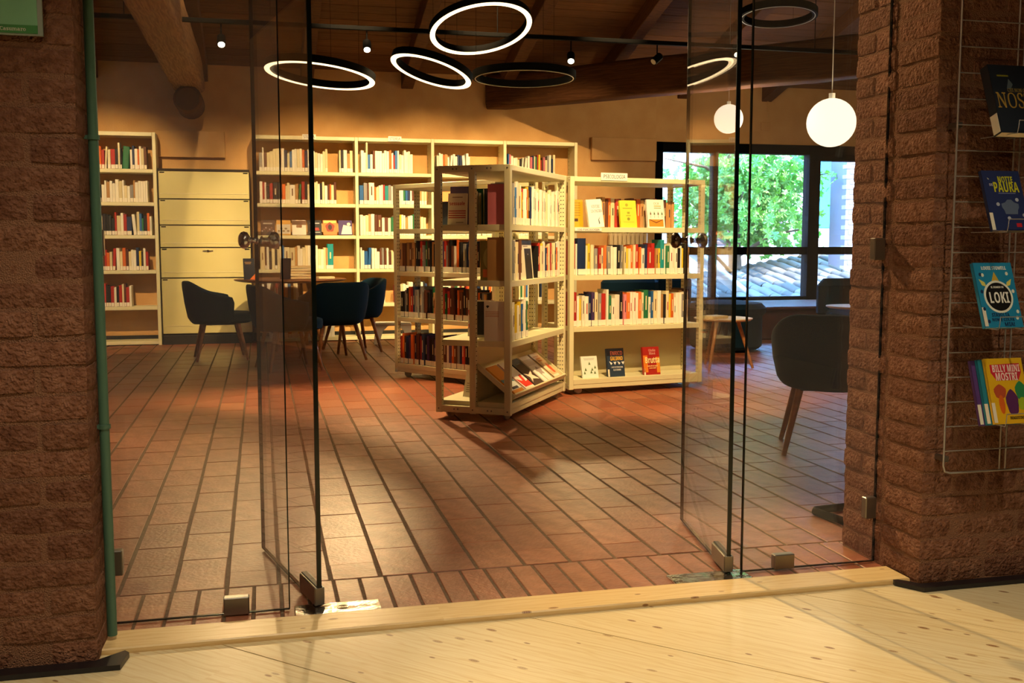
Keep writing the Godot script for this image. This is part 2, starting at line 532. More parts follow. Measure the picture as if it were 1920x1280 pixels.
# ---------------------------------------------------------------- floors
func build_floor():
	var fl := bx("floor", Vector3(2.2, -0.10, -7.6), Vector3(12.6, 0.1964, 9.2), M.grout, null, 0.0)
	struct(fl, "terracotta tile floor of the library room", "floor")
	# field tiles: columns run away from the doorway, half-lapped
	var pitch := 0.1675
	var len := 0.3345
	var unit := []
	for k in 3:
		var m := MB.new()
		m.at(Vector3.ZERO, Vector3(pitch - 0.011 - 0.002 * k, 0.03, len - 0.004 - 0.001 * k), 0.002)
		unit.append(m.mesh())
	var spots := []
	for i in range(-14, 38):
		var x := 0.0335 + pitch * (i + 0.5)
		var off := (0.0 if posmod(i, 2) == 0 else 0.5) * len + rng.randf_range(-0.03, 0.03)
		var z := -3.372
		var first := true
		while z > -12.0:
			var zl := len
			if first: zl = maxf(0.09, len - off) if off > 0.02 else len
			spots.append([Vector3(x, -0.015, z - zl / 2.0), zl])
			z -= zl
			first = false
	var rest := MB.new()
	rest.tint = Color.WHITE
	var tones := [hexc("9f583b"), hexc("965135"), hexc("a66242"), hexc("8e4a2f"), hexc("9a583b")]
	var scored := []
	for s in spots:
		var p: Vector3 = s[0]
		var d: Vector3 = p - Vector3(0, 1.12, 0)
		var fwd := Vector3(0.2376, 0, -0.9714)
		var depth := d.dot(fwd)
		var side := absf(d.dot(Vector3(0.9714, 0, 0.2376)) / maxf(depth, 0.1))
		var seen := side < 0.52
		scored.append([depth if seen else depth + 100.0, s])
	scored.sort_custom(func(a, b): return a[0] < b[0])
	for i in scored.size():
		var p: Vector3 = scored[i][1][0]
		var zl: float = scored[i][1][1]
		var tone := rng.randi() % 5
		var tilt := Basis.from_euler(Vector3(rng.randf_range(-0.003, 0.003), 0, rng.randf_range(-0.004, 0.004)))
		var lift := rng.randf_range(0.0, 0.001)
		if i < 300:
			var xf := Transform3D(tilt * Basis.from_scale(Vector3(1, 1, zl / len)), p + Vector3(0, lift, 0))
			obj("tile", unit[rng.randi() % 3], M["tile%d" % tone], fl, Transform3D(xf.basis, xf.origin - fl.position))
		elif p.x > -2.4 and p.x < 6.6:
			rest.tint = tones[tone].srgb_to_linear().darkened(rng.randf_range(0.0, 0.12))
			rest.box(Transform3D(tilt, p + Vector3(0, lift, 0) - fl.position), Vector3(pitch - 0.012, 0.03, zl - 0.005), 0.002)
	var rm := mat(Color.WHITE, 0.38, 0.0, 0.5)
	rm.vertex_color_use_as_albedo = true
	rm.heightmap_enabled = true; rm.heightmap_texture = M.tile0.heightmap_texture; rm.heightmap_scale = 0.12
	tri_planar(rm, 3.0)
	var ro := obj("tiles", rest, rm, fl)
	ro.set_meta("kind", "stuff")
	# header course along the threshold
	var hm := MB.new()
	hm.at(Vector3.ZERO, Vector3(0.0755, 0.03, 0.335), 0.002)
	var hmesh := hm.mesh()
	for i in 31:
		var x := -0.432 + 0.0855 * i
		var tilt := Basis.from_euler(Vector3(rng.randf_range(-0.003, 0.003), rng.randf_range(-0.006, 0.006), rng.randf_range(-0.008, 0.008)))
		obj("border_tile", hmesh, M["tile%d" % (rng.randi() % 5)], fl, Transform3D(tilt, Vector3(x, -0.014, -3.194) - fl.position))
	# wooden floor on the near side: wide glued pine boards laid at 45 degrees
	var wf := bx("floor_near", Vector3(1.0, -0.12, 0.3), Vector3(8.4, 0.19, 6.4), M.hole, null, 0.0)
	wf.name = "floor_wood"
	struct(wf, "pale pine board floor in front of the glass doors", "floor")
	var dir := Vector3(1, 0, 1).normalized()
	var across := Vector3(1, 0, -1).normalized()
	# boards are cut square along the threshold line z = -2.885
	for k in range(-4, 9):
		var c0 := 2.753 + 0.8885 * (k - 1) + 0.003
		var c1 := c0 + 0.8885 - 0.006
		var pts := []
		# region c0 < x - z < c1, -2.883 < z < 3.2, -3 < x < 5
		var poly := PackedVector2Array([Vector2(-2.883 + c0, -2.883), Vector2(-2.883 + c1, -2.883), Vector2(3.2 + c1, 3.2), Vector2(3.2 + c0, 3.2)])
		var lim := PackedVector2Array([Vector2(-3, -3), Vector2(5, -3), Vector2(5, 3.3), Vector2(-3, 3.3)])
		var cut := Geometry2D.intersect_polygons(poly, lim)
		if cut.is_empty(): continue
		var m := MB.new()
		var ids := Geometry2D.triangulate_polygon(cut[0])
		for i in range(0, ids.size(), 3):
			var q := [cut[0][ids[i]], cut[0][ids[i + 1]], cut[0][ids[i + 2]]]
			if (q[1] - q[0]).cross(q[2] - q[0]) > 0: q.reverse()
			var w := []
			var u := []
			for a in q:
				w.append(Vector3(a.x, 0.0, a.y))
				u.append(Vector2((a.x + a.y) / sqrt(2.0), ((a.x - a.y) - c0) / sqrt(2.0)))
			m.tri(w[0], w[1], w[2], Vector3.UP, Vector3.UP, Vector3.UP, u[0], u[1], u[2])
		for i in cut[0].size():
			var a := cut[0][i]
			var b := cut[0][(i + 1) % cut[0].size()]
			m.quad(Vector3(a.x, -0.024, a.y), Vector3(b.x, -0.024, b.y), Vector3(b.x, 0, b.y), Vector3(a.x, 0, a.y))
		obj("plank", m, M["pine%d" % posmod(k, 3)], wf, Transform3D(Basis(), -wf.position))
	# threshold strip of pine
	var th := MB.new()
	th.uo = Vector2(0.3, 0.07)
	th.at(Vector3.ZERO, Vector3(2.53, 0.024, 0.136), 0.004)
	var to := obj("trim_1", th, M.sill_pine, null, T(0.8, 0.004, -2.954))
	struct(to, "pine threshold strip between tile floor and board floor", "threshold")

# ---------------------------------------------------------------- brick piers
var brick_cache := {}
func brick_mesh(s: Vector3, variant: int) -> ArrayMesh:
	var key := "%.3f %.3f %.3f %d" % [s.x, s.y, s.z, variant]
	if brick_cache.has(key): return brick_cache[key]
	var nz := noise(200 + variant, 9.0, 3)
	var m := MB.new()
	var h := s / 2.0
	# rounded, uneven block: a cube map of points pushed to a soft box and roughened
	for ax in 3:
		var u := (ax + 1) % 3
		var w := (ax + 2) % 3
		var nu := 2 if s[u] < 0.08 else 5
		var nw := 2 if s[w] < 0.08 else 5
		nu += 2; nw += 2
		for sg in [-1, 1]:
			var P := []
			for i in nu + 1:
				var row := []
				for j in nw + 1:
					var p := Vector3()
					var a := _edge(float(i) / nu, h[u])
					var b := _edge(float(j) / nw, h[w])
					p[ax] = sg * h[ax]; p[u] = a; p[w] = b
					# round the arrises
					var r := 0.009
					var q := Vector3(clampf(p.x, -h.x + r, h.x - r), clampf(p.y, -h.y + r, h.y - r), clampf(p.z, -h.z + r, h.z - r))
					p = q + (p - q).limit_length(r)
					var nn := nz.get_noise_3d(p.x * 1.0 + variant * 3.1, p.y, p.z)
					var big := nz.get_noise_3d(p.x * 0.25 + variant * 7.7, p.y * 0.25, p.z * 0.25 + 9.0)
					p += (p - q).normalized() * (nn * 0.0035 + big * 0.004) if (p - q).length() > 0.0001 else Vector3.ZERO
					row.append(p)
				P.append(row)
			m.sheet(P, false, false, sg < 0)
	brick_cache[key] = m.mesh()
	return brick_cache[key]

func _edge(t: float, h: float) -> float:
	# finer steps at both ends so that the rounded arris keeps its shape
	if t < 0.001: return -h
	if t > 0.999: return h
	return (t * 2.0 - 1.0) * (h - 0.002)

func lay(parent: Node3D, lo: Vector3, hi: Vector3):
	var s := hi - lo
	var c := (lo + hi) / 2.0 - parent.position
	var b := Basis.from_euler(Vector3(rng.randf_range(-0.012, 0.012), rng.randf_range(-0.008, 0.008), rng.randf_range(-0.012, 0.012)))
	c += Vector3(rng.randf_range(-0.002, 0.002), rng.randf_range(-0.0015, 0.0015), rng.randf_range(-0.003, 0.003))
	obj("brick", brick_mesh(Vector3(snappedf(s.x, 0.005), snappedf(s.y, 0.005), snappedf(s.z, 0.005)), rng.randi() % 5), M["brick%d" % (rng.randi() % 4)], parent, Transform3D(b, c))

func build_brick_walls():
	var P := 0.0735
	var J := 0.011
	# right pier: mortar core, then bricks on the two faces in view
	var wr := bx("wall_right", Vector3(3.54, 1.8, -3.084), Vector3(2.928, 3.6, 0.454), M.mortar, null, 0.0)
	struct(wr, "rough reddish brown brick pier with the wire book rack", "wall")
	for k in 28:
		var y0 := 0.012 + k * P
		var y1 := y0 + P - J
		var even := k % 2 == 0
		var cl := 0.115 if even else 0.235
		lay(wr, Vector3(2.070, y0, -3.068), Vector3(2.070 + cl, y1, -2.852))
		var x := 2.070 + cl + J
		while x < 2.95:
			var l := 0.235 if rng.randf() < 0.8 else 0.115
			lay(wr, Vector3(x, y0, -2.965), Vector3(x + l, y1, -2.852 + rng.randf_range(-0.002, 0.002)))
			x += l + J
		if even:
			lay(wr, Vector3(2.070, y0, -3.315), Vector3(2.30, y1, -3.205))
			lay(wr, Vector3(2.070, y0, -3.194), Vector3(2.30, y1, -3.080))
		else:
			lay(wr, Vector3(2.070, y0, -3.315), Vector3(2.185, y1, -3.080))
	# left pier
	var wl := bx("wall_left", Vector3(-1.97, 1.8, -3.066), Vector3(2.994, 3.6, 0.480), M.mortar, null, 0.0)
	struct(wl, "dark rough brick pier with the green sign", "wall")
	bx("mortar_corner", Vector3(-0.52, 1.8, -2.941) - wl.position, Vector3(0.14, 3.6, 0.226), M.mortar, wl, 0.004)
	for k in 28:
		var y0 := 0.0 + k * P
		var y1 := y0 + P - J
		var even := k % 2 == 1
		var cl := 0.235 if even else 0.115
		lay(wl, Vector3(-0.445 - cl, y0, -3.05), Vector3(-0.445, y1, -2.822))
		var x := -0.445 - cl - J
		while x > -1.15:
			lay(wl, Vector3(x - 0.235, y0, -2.94), Vector3(x, y1, -2.822 + rng.randf_range(-0.002, 0.002)))
			x -= 0.235 + J
		if even: lay(wl, Vector3(-0.70, y0, -3.31), Vector3(-0.468, y1, -3.064))
		else:
			lay(wl, Vector3(-0.585, y0, -3.31), Vector3(-0.468, y1, -3.194))
			lay(wl, Vector3(-0.585, y0, -3.183), Vector3(-0.468, y1, -3.064))
	# lintel over the opening and the rest of the near room
	struct(bx("wall_lintel", Vector3(0.8, 3.12, -3.085), Vector3(2.56, 0.96, 0.42), M.mortar, null, 0.0), "brick lintel over the glass doors", "wall")
	struct(bx("wall_near_west", Vector3(-3.05, 1.5, 0.25), Vector3(0.1, 3.4, 6.3), M.mortar, null, 0.0), "side wall of the near room", "wall")
	struct(bx("wall_near_east", Vector3(5.05, 1.5, 0.25), Vector3(0.1, 3.4, 6.3), M.mortar, null, 0.0), "side wall of the near room", "wall")
	struct(bx("wall_near_back", Vector3(1.0, 1.5, 3.35), Vector3(8.2, 3.4, 0.1), M.mortar, null, 0.0), "wall behind the viewer", "wall")
	struct(bx("ceiling_near", Vector3(1.0, 3.25, 0.25), Vector3(8.2, 0.1, 6.3), M.board1, null, 0.0), "boarded ceiling of the near room", "ceiling")
	# black skirting strips with mitred ends
	var sk := MB.new()
	sk.prism(Transform3D(Basis(Vector3.RIGHT, Vector3(0, 0, -1), Vector3.UP), Vector3(0, 0.001, 0)), [Vector2(2.005, 2.905), Vector2(2.068, 2.835), Vector2(3.5, 2.835), Vector2(3.5, 2.792), Vector2(2.050, 2.792), Vector2(1.995, 2.870)], 0.0, 0.014)
	struct(obj("baseboard_right", sk, M.skirt), "black skirting strip at the foot of the pier with the rack", "baseboard")
	var sl := MB.new()
	sl.prism(Transform3D(Basis(Vector3.RIGHT, Vector3(0, 0, -1), Vector3.UP), Vector3(0, 0.001, 0)), [Vector2(-2.0, 2.815), Vector2(-0.452, 2.815), Vector2(-0.385, 2.868), Vector2(-0.372, 2.850), Vector2(-0.385, 2.768), Vector2(-2.0, 2.768)].map(func(a): return a), 0.0, 0.014)
	struct(obj("baseboard_left", sl, M.skirt), "black skirting strip at the foot of the pier with the sign", "baseboard")
	# conduit on the jamb
	var t := thing("conduit_pipe", "thin green conduit pipe running up beside the brick jamb", "pipe", T(-0.428, 0, -2.952))
	var m := MB.new()
	m.tube([Vector3(0, 0.03, 0), Vector3(0, 1.2, 0), Vector3(0, 2.62, 0)], 0.0135, 12)
	obj("tube", m, M.pipe, t)
	for y in [0.62, 1.40, 1.77]:
		var c := MB.new()
		c.tube([Vector3(0, y - 0.006, 0), Vector3(0, y + 0.006, 0)], 0.017, 12)
		c.at(Vector3(-0.016, y, 0.004), Vector3(0.03, 0.01, 0.012), 0.001)
		obj("clip", c, M.pipe, t)
	# sign plate
	var s := thing("wall_sign", "light green sign plate ending in dio with a dark green foot strip", "sign", T(-0.512, 1.630, -2.80))
	bx("plate", Vector3(-0.26, 0.19, 0), Vector3(0.52, 0.38, 0.008), M.sign_edge, s, 0.001)
	bx("face", Vector3(-0.262, 0.199, 0.0045), Vector3(0.50, 0.35, 0.002), M.sign_green, s, 0.0)
	bx("strip", Vector3(-0.262, 0.0145, 0.005), Vector3(0.50, 0.020, 0.002), M.sign_strip, s, 0.0)
	text("dio", 0.016, T(-0.104, 0.0965, 0.0062), M.ink, s, sans_bold, 0.040)
	text("unale di Casumaro", 0.0085, T(-0.094, 0.0145, 0.0065), M.white_print, s, serif, 0.11)
	# nail fixings behind the plate
	bx("standoff", Vector3(-0.03, 0.1, -0.012), Vector3(0.015, 0.015, 0.02), M.steel, s)

# ---------------------------------------------------------------- library room
func build_room():
	# back wall with the window opening: X 4.80 .. 8.6, Y 0.385 .. 2.375
	var w := Node3D.new()
	w.name = "wall_back"
	w.position = Vector3(2.2, 0, -12.2)
	add_child(w)
	struct(w, "ochre plastered back wall behind the bookcases", "wall")
	var x0 := -4.1 - 2.2
	bx("plaster", Vector3((x0 + 4.80 - 2.2) / 2.0, 1.85, 0), Vector3(4.80 - 2.2 - x0, 3.9, 0.2), M.plaster, w, 0.0)
	bx("plaster_over_window", Vector3((4.80 + 8.6) / 2.0 - 2.2, (2.375 + 3.8) / 2.0, 0), Vector3(3.8, 3.8 - 2.375, 0.2), M.plaster, w, 0.0)
	bx("plaster_under_window", Vector3((4.80 + 8.6) / 2.0 - 2.2, 0.14, 0), Vector3(3.8, 0.48, 0.2), M.plaster, w, 0.0)
	struct(bx("wall_west", Vector3(-4.0, 2.8, -7.7), Vector3(0.2, 6.0, 9.2), M.plaster, null, 0.0), "plastered side wall of the library room", "wall")
	struct(bx("wall_east", Vector3(8.5, 2.8, -7.7), Vector3(0.2, 6.0, 9.2), M.plaster, null, 0.0), "plastered window end wall of the library room", "wall")
	struct(bx("wall_front_west", Vector3(-3.75, 2.8, -3.2), Vector3(0.7, 6.0, 0.2), M.plaster, null, 0.0), "plaster wall beside the brick pier", "wall")
	struct(bx("wall_front_east", Vector3(6.7, 2.8, -3.2), Vector3(3.5, 6.0, 0.2), M.plaster, null, 0.0), "plaster wall beside the rack pier", "wall")
	struct(bx("wall_front_top", Vector3(1.3, 4.7, -3.2), Vector3(9.0, 2.3, 0.2), M.plaster, null, 0.0), "plaster wall above the brick piers", "wall")
	# shallow boxed-out panels
	tag(bx("wall_panel", Vector3(4.37, 2.268, -12.07), Vector3(0.84, 0.275, 0.06), M.plaster, null, 0.004), "shallow plastered box panel on the wall beside the window", "panel")
	tag(bx("wall_panel", Vector3(-0.735, 2.215, -12.07), Vector3(0.74, 0.29, 0.06), M.plaster, null, 0.004), "shallow plastered box panel above the flap cupboard", "panel")
	# small junction box with cable on the back wall
	var jb := thing("junction_box", "small cream junction box with a cable on the wall above the window", "electrical box", T(6.28, 2.60, -12.085))
	bx("box", Vector3.ZERO, Vector3(0.12, 0.10, 0.03), M.plaster, jb, 0.004)
	bx("cable", Vector3(0.03, 0.22, -0.004), Vector3(0.016, 0.36, 0.012), M.plaster, jb, 0.002)
	build_window()
	# cupboard with flap doors between the wall cases
	var c := thing("flap_cupboard", "pale yellow flap door cupboard on a black plinth between bookcases", "cupboard", T(-0.59, 0, -11.95))
	bx("carcass", Vector3(0, 1.01, -0.03), Vector3(0.965, 1.84, 0.24), M.hole, c, 0.0)
	bx("plinth", Vector3(0, 0.05, -0.01), Vector3(0.965, 0.10, 0.26), M.black, c, 0.003)
	var ys := [1.905, 1.60, 1.315, 1.07, 0.735, 0.115]
	for i in 5:
		var hgt: float = ys[i] - ys[i + 1] - 0.012
		var f := bx("flap_door", Vector3(0, (ys[i] + ys[i + 1]) / 2.0, 0.10), Vector3(0.955, hgt, 0.022), M.flap, c, 0.003)
		bx("groove_strip", Vector3(0, hgt * (-0.32 if i != 4 else -0.36), 0.0125), Vector3(0.93, 0.006, 0.004), M.cream_panel, f, 0.001)
		for s in [-1, 1]:
			bx("hinge", Vector3(s * 0.44, hgt / 2.0 - 0.012, 0.014), Vector3(0.05, 0.012, 0.006), M.black_metal, f, 0.001)
		if i == 3:
			var h := MB.new()
			h.tube([Vector3(-0.055, 0, 0.02), Vector3(0.055, 0, 0.02)], 0.005, 8)
			h.tube([Vector3(0, 0, 0.01), Vector3(0, 0, 0.035)], 0.011, 10)
			obj("latch", h, M.bronze, f, T(0.02, hgt / 2.0 - 0.03, 0))
	# dark skirting along the wall cases
	struct(bx("baseboard_back", Vector3(1.4, 0.045, -12.085), Vector3(6.4, 0.09, 0.02), M.black, null, 0.0), "black skirting along the back wall", "baseboard")
	# radiator
	var r := thing("radiator", "cream column radiator on the wall behind the PSICOLOGIA bookcase", "radiator", T(4.15, 0, -11.98))
	for i in 9:
		var m := MB.new()
		m.at(Vector3(0, 0.78, 0), Vector3(0.045, 1.0, 0.10), 0.02)
		obj("column", m, M.radiator, r, T(0.03 + i * 0.056, 0, 0))
	var hdr := MB.new()
	hdr.tube([Vector3(0, 1.22, 0), Vector3(0.5, 1.22, 0)], 0.02, 10)
	obj("header_pipe", hdr, M.radiator, r)
	obj("header_pipe", hdr, M.radiator, r, T(0, -0.88, 0))
	var fp := MB.new()
	fp.tube([Vector3(0.47, 0.34, 0), Vector3(0.47, 0.0, 0)], 0.012, 8)
	obj("feed_pipe", fp, M.radiator, r)

func build_window():
	var w := Node3D.new()
	w.name = "window_1"
	w.position = Vector3(6.7, 0, -12.16)
	add_child(w)
	struct(w, "wide black framed window looking onto the courtyard tree", "window")
	var x0 := 4.80 - 6.7
	var x1 := 8.6 - 6.7
	var y0 := 0.385
	var y1 := 2.375
	var parts := [
		[Vector3(x0 + 0.05, (y0 + y1) / 2, 0), Vector3(0.10, y1 - y0, 0.14)],
		[Vector3(x1 - 0.05, (y0 + y1) / 2, 0), Vector3(0.10, y1 - y0, 0.14)],
		[Vector3(0, y1 - 0.06, 0), Vector3(x1 - x0, 0.12, 0.14)],
		[Vector3(0, y0 + 0.02, 0), Vector3(x1 - x0, 0.04, 0.14)],
		[Vector3(7.0 - 6.7, (y0 + y1) / 2, 0), Vector3(0.16, y1 - y0, 0.16)],
		[Vector3(5.62 - 6.7, (y0 + y1) / 2, -0.005), Vector3(0.07, y1 - y0, 0.12)],
		[Vector3(0, 1.02, 0.004), Vector3(x1 - x0, 0.10, 0.13)]]
	for p in parts: bx("frame", p[0], p[1], M.black_metal, w, 0.004)
	for q in [[4.9, 5.59], [5.65, 6.93], [7.08, 8.5]]:
		for r in [[0.42, 0.97], [1.07, 2.26]]:
			bx("pane", Vector3((q[0] + q[1]) / 2 - 6.7, (r[0] + r[1]) / 2, 0), Vector3(q[1] - q[0], r[1] - r[0], 0.006), M.glass, w, 0.0)
	bx("sash", Vector3(7.74 - 6.7, 2.22, 0.01), Vector3(1.36, 0.08, 0.10), M.black_metal, w, 0.004)
	# brown bench built along the window
	var b := thing("window_bench", "long low reddish brown bench under the window", "bench", T(6.8, 0, -11.4))
	bx("body", Vector3(0, 0.17, 0), Vector3(3.2, 0.34, 1.28), M.bench_brown, b, 0.02)
	bx("seat_top", Vector3(0, 0.362, 0.01), Vector3(3.22, 0.045, 1.30), M.bench_brown, b, 0.015)

func build_ceiling():
	# lean-to roof: 3.05 m at the back wall, rising towards the entrance
	var s := 0.28
	var c := Node3D.new()
	c.name = "ceiling"
	c.position = Vector3(2.2, 3.05, -12.1)
	add_child(c)
	struct(c, "dark boarded lean-to ceiling with rafters", "ceiling")
	var ang := atan(s)
	var b := Basis(Vector3.RIGHT, ang)      # local z rises? turned so that +z goes up
	b = Basis.from_euler(Vector3(-ang, 0, 0))
	var L := 9.5
	bx("deck", Vector3(0, 0, 0), Vector3(12.8, 0.06, L), M.hole, c, 0.0).transform = Transform3D(b, b * Vector3(0, 0.10, L / 2 - 0.15))
	var m := []
	for k in 3:
		var q := MB.new()
		q.uo = Vector2(k * 0.7, k * 0.23)
		q.at(Vector3.ZERO, Vector3(12.6, 0.022, 0.150), 0.003)
		m.append(q.mesh())
	var n := int(L / 0.155)
	for i in n:
		obj("plank", m[i % 3], M["board%d" % (rng.randi() % 3)], c, Transform3D(b, b * Vector3(0, 0.055 + rng.randf_range(-0.002, 0.002), 0.05 + i * 0.155)))
	var rf := MB.new()
	rf.at(Vector3.ZERO, Vector3(0.14, 0.18, L), 0.006)
	var rm := rf.mesh()
	for i in 9:
		obj("rafter", rm, M.beam_dark, c, Transform3D(b, b * Vector3(-5.1 + i * 1.15, -0.045, L / 2 - 0.1)))
	# two heavy timbers
	var t1 := _timber(0.34, 0.36, 9.2, 3)
	struct(obj("beam", t1, M.beam, null, Transform3D(Basis(Vector3(0, 0, -1), Vector3.UP, Vector3.RIGHT), Vector3(-0.735, 2.955, -7.55))), "thick light brown timber beam running out from the back wall", "beam")
	var u := Vector3(0.676, 0, 0.737)
	var st := Vector3(2.62, 0, -12.05)
	var t2 := _timber(0.26, 0.40, 8.4, 4)
	var o := st + u * 4.2 + Vector3(0.1, 2.905, -0.1)
	struct(obj("beam", t2, M.beam_dark, null, Transform3D(Basis(u, Vector3.UP, Vector3(-u.z, 0, u.x)), o)), "dark timber beam crossing the room diagonally", "beam")
	# round log bracket under the end of the light beam
	var lg := MB.new()
	lg.tube([Vector3(0, 0, -0.35), Vector3(0, 0.0, -0.1), Vector3(0, 0, 0.22), Vector3(0, 0, 0.26)], [0.15, 0.15, 0.15, 0.12], 18)
	struct(obj("beam_bracket", lg, M.beam_dark, null, T(-0.72, 2.64, -11.80)), "dark round log bracket under the beam end", "bracket")

func _timber(w: float, h: float, L: float, seed_: int) -> MB:
	# hand-hewn timber: soft-edged section wandering a little along its length (x)
	var nz := noise(seed_, 0.9, 3)
	var m := MB.new()
	var P := []
	var steps := 26
	for i in steps + 1:
		var x := -L / 2 + L * i / steps
		var row := []
		var k := 20
		for j in k:
			var a := TAU * j / k
			var cx := cos(a); var cy := sin(a)
			var px := signf(cx) * pow(absf(cx), 0.35) * w / 2
			var py := signf(cy) * pow(absf(cy), 0.35) * h / 2
			var f := 1.0 + 0.05 * nz.get_noise_3d(x, cx * 2, cy * 2)
			row.append(Vector3(x, py * f + 0.012 * nz.get_noise_2d(x, 50), px * f))
		P.append(row)
	m.sheet(P, false, true, true)
	for q in m.v.size():
		m.uv[q] = Vector2(m.v[q].x, atan2(m.v[q].y, m.v[q].z) * 0.16)
	for e in [0, steps]:
		var mid: Vector3 = Vector3(-L / 2 if e == 0 else L / 2, 0, 0)
		var d := Vector3.LEFT if e == 0 else Vector3.RIGHT
		for j in 20:
			var bb: int = (j + 1) % 20
			if e == 0: m.tri(mid, P[e][j], P[e][bb], d, d, d)
			else: m.tri(mid, P[e][bb], P[e][j], d, d, d)
	return m

# ---------------------------------------------------------------- glass entrance
func glass_leaf(t: Node3D, w: float, h: float, y0: float, th := 0.01, edges := [true, true]):
	bx("pane", Vector3(w / 2, y0 + h / 2, 0), Vector3(w - 0.004, h - 0.004, th), M.glass, t, 0.0)
	for i in 2:
		if edges[i]:
			bx("polished_edge", Vector3(0.0 if i == 0 else w, y0 + h / 2, 0), Vector3(0.004, h, th + 0.0004), M.glass_edge, t, 0.0)
	bx("polished_edge", Vector3(w / 2, y0 - 0.001, 0), Vector3(w, 0.003, th + 0.0004), M.glass_edge, t, 0.0)

func glass_clamp(t: Node3D, p: Vector3, s: Vector3):
	bx("clamp", p, s, M.steel, t, 0.003)

func door(called_label: String, hinge: Vector3, far: Vector3, outer: float, dark: bool):
	var d := far - hinge
	var t := thing("glass_door", called_label, "door", frame(d, hinge), "frameless glass doors standing open")
	var w := d.length()
	glass_leaf(t, w, 2.5, 0.012, 0.012, [false, true])
	bx("polished_edge", Vector3(-0.001, 1.262, 0), Vector3(0.006, 2.5, 0.0135), M.glass_edge, t, 0.0)
	var p := bx("patch_fitting", Vector3(0.078, 0.040, 0), Vector3(0.165, 0.058, 0.032), M.steel, t, 0.003)
	bx("slot", Vector3(0, 0.030, 0), Vector3(0.166, 0.004, 0.016), M.black, p, 0.0)
	# knob on both faces, near the free edge
	var k := MB.new()
	var prof := []
	for q in [[0.0, -0.072], [0.016, -0.071], [0.027, -0.064], [0.031, -0.054], [0.028, -0.043], [0.018, -0.036], [0.0105, -0.031], [0.009, -0.020], [0.010, -0.012], [0.015, -0.010], [0.015, -0.007]]:
		prof.append(Vector2(q[0], q[1]))
	for s in [-1, 1]:
		var b := Basis(Vector3(1, 0, 0), PI / 2 * s)
		k.lathe(Transform3D(b, Vector3(w - 0.045, 1.13, 0)), prof, 20, true)
	obj("knob", k, M.bronze if dark else M.chrome, t)

func build_entrance_glass():
	var zg := -3.11
	var l := thing("glass_panel", "fixed glass pane between the green conduit and the open door", "glass panel", T(-0.468, 0, zg), "fixed glass panes beside the doors")
	glass_leaf(l, 0.528, 2.58, 0.008)
	glass_clamp(l, Vector3(0.372, 0.032, 0), Vector3(0.075, 0.055, 0.03))
	glass_clamp(l, Vector3(0.018, 1.12, 0), Vector3(0.036, 0.075, 0.03))
	glass_clamp(l, Vector3(0.03, 0.19, 0), Vector3(0.05, 0.075, 0.03))
	var r := thing("glass_panel", "fixed glass pane between the open door and the rack pier", "glass panel", T(1.565, 0, zg), "fixed glass panes beside the doors")
	glass_leaf(r, 0.505, 2.58, 0.008)
	glass_clamp(r, Vector3(0.155, 0.032, 0), Vector3(0.075, 0.052, 0.03))
	glass_clamp(r, Vector3(0.482, 1.10, 0), Vector3(0.042, 0.075, 0.03))
	glass_clamp(r, Vector3(0.482, 0.20, 0), Vector3(0.042, 0.075, 0.03))
	door("open frameless glass door with a bright chrome knob beside the chairs", Vector3(0.150, 0, -3.105), Vector3(-0.016, 0, -3.765), 0.0, false)
	door("open frameless glass door with a dark bronze knob beside PSICOLOGIA bookcase", Vector3(1.512, 0, -3.10), Vector3(1.627, 0, -3.765), 0.0, true)
	# floor closers
	for q in [[0.205, "shiny floor closer plate with a round emblem", 0.26], [1.437, "tarnished floor closer plate beside the bronze knob door", 0.275]]:
		var f := thing("closer_plate", q[1], "floor plate", T(q[0], 0.004, -3.085))
		bx("plate", Vector3.ZERO, Vector3(q[2], 0.008, 0.092), M.plate, f, 0.002)
		if q[0] < 1.0:
			var e := MB.new()
			for k in 3:
				var R := 0.016 - k * 0.005
				e.lathe(T(0.015, 0.0043, 0.0), [Vector2(R - 0.001, 0), Vector2(R + 0.001, 0), Vector2(R + 0.001, 0.0006), Vector2(R - 0.001, 0.0006)], 20, false, true)
			obj("emblem", e, M.bronze, f)

# ---------------------------------------------------------------- books
var book_list := []
const PAL := {
	"white": "f1ecd8", "cream": "e4d6a8", "tan": "b98a52", "brown": "5e3320", "black": "1d1b1d", "red": "b12c22", "orange": "dd6a24", "yellow": "e4c22f",
	"green": "1f6b40", "teal": "219196", "blue": "2c66a8", "navy": "1b2d55", "grey": "8c8a86", "pink": "d87a86", "purple": "4a3563"}
var book_mat := {}
var unit_cover: ArrayMesh
var unit_pages: ArrayMesh
var unit_label: ArrayMesh

func weighted(p: Dictionary) -> String:
	var s := 0.0
	for k in p: s += p[k]
	var r := rng.randf() * s
	for k in p:
		r -= p[k]
		if r <= 0.0: return k
	return p.keys()[0]

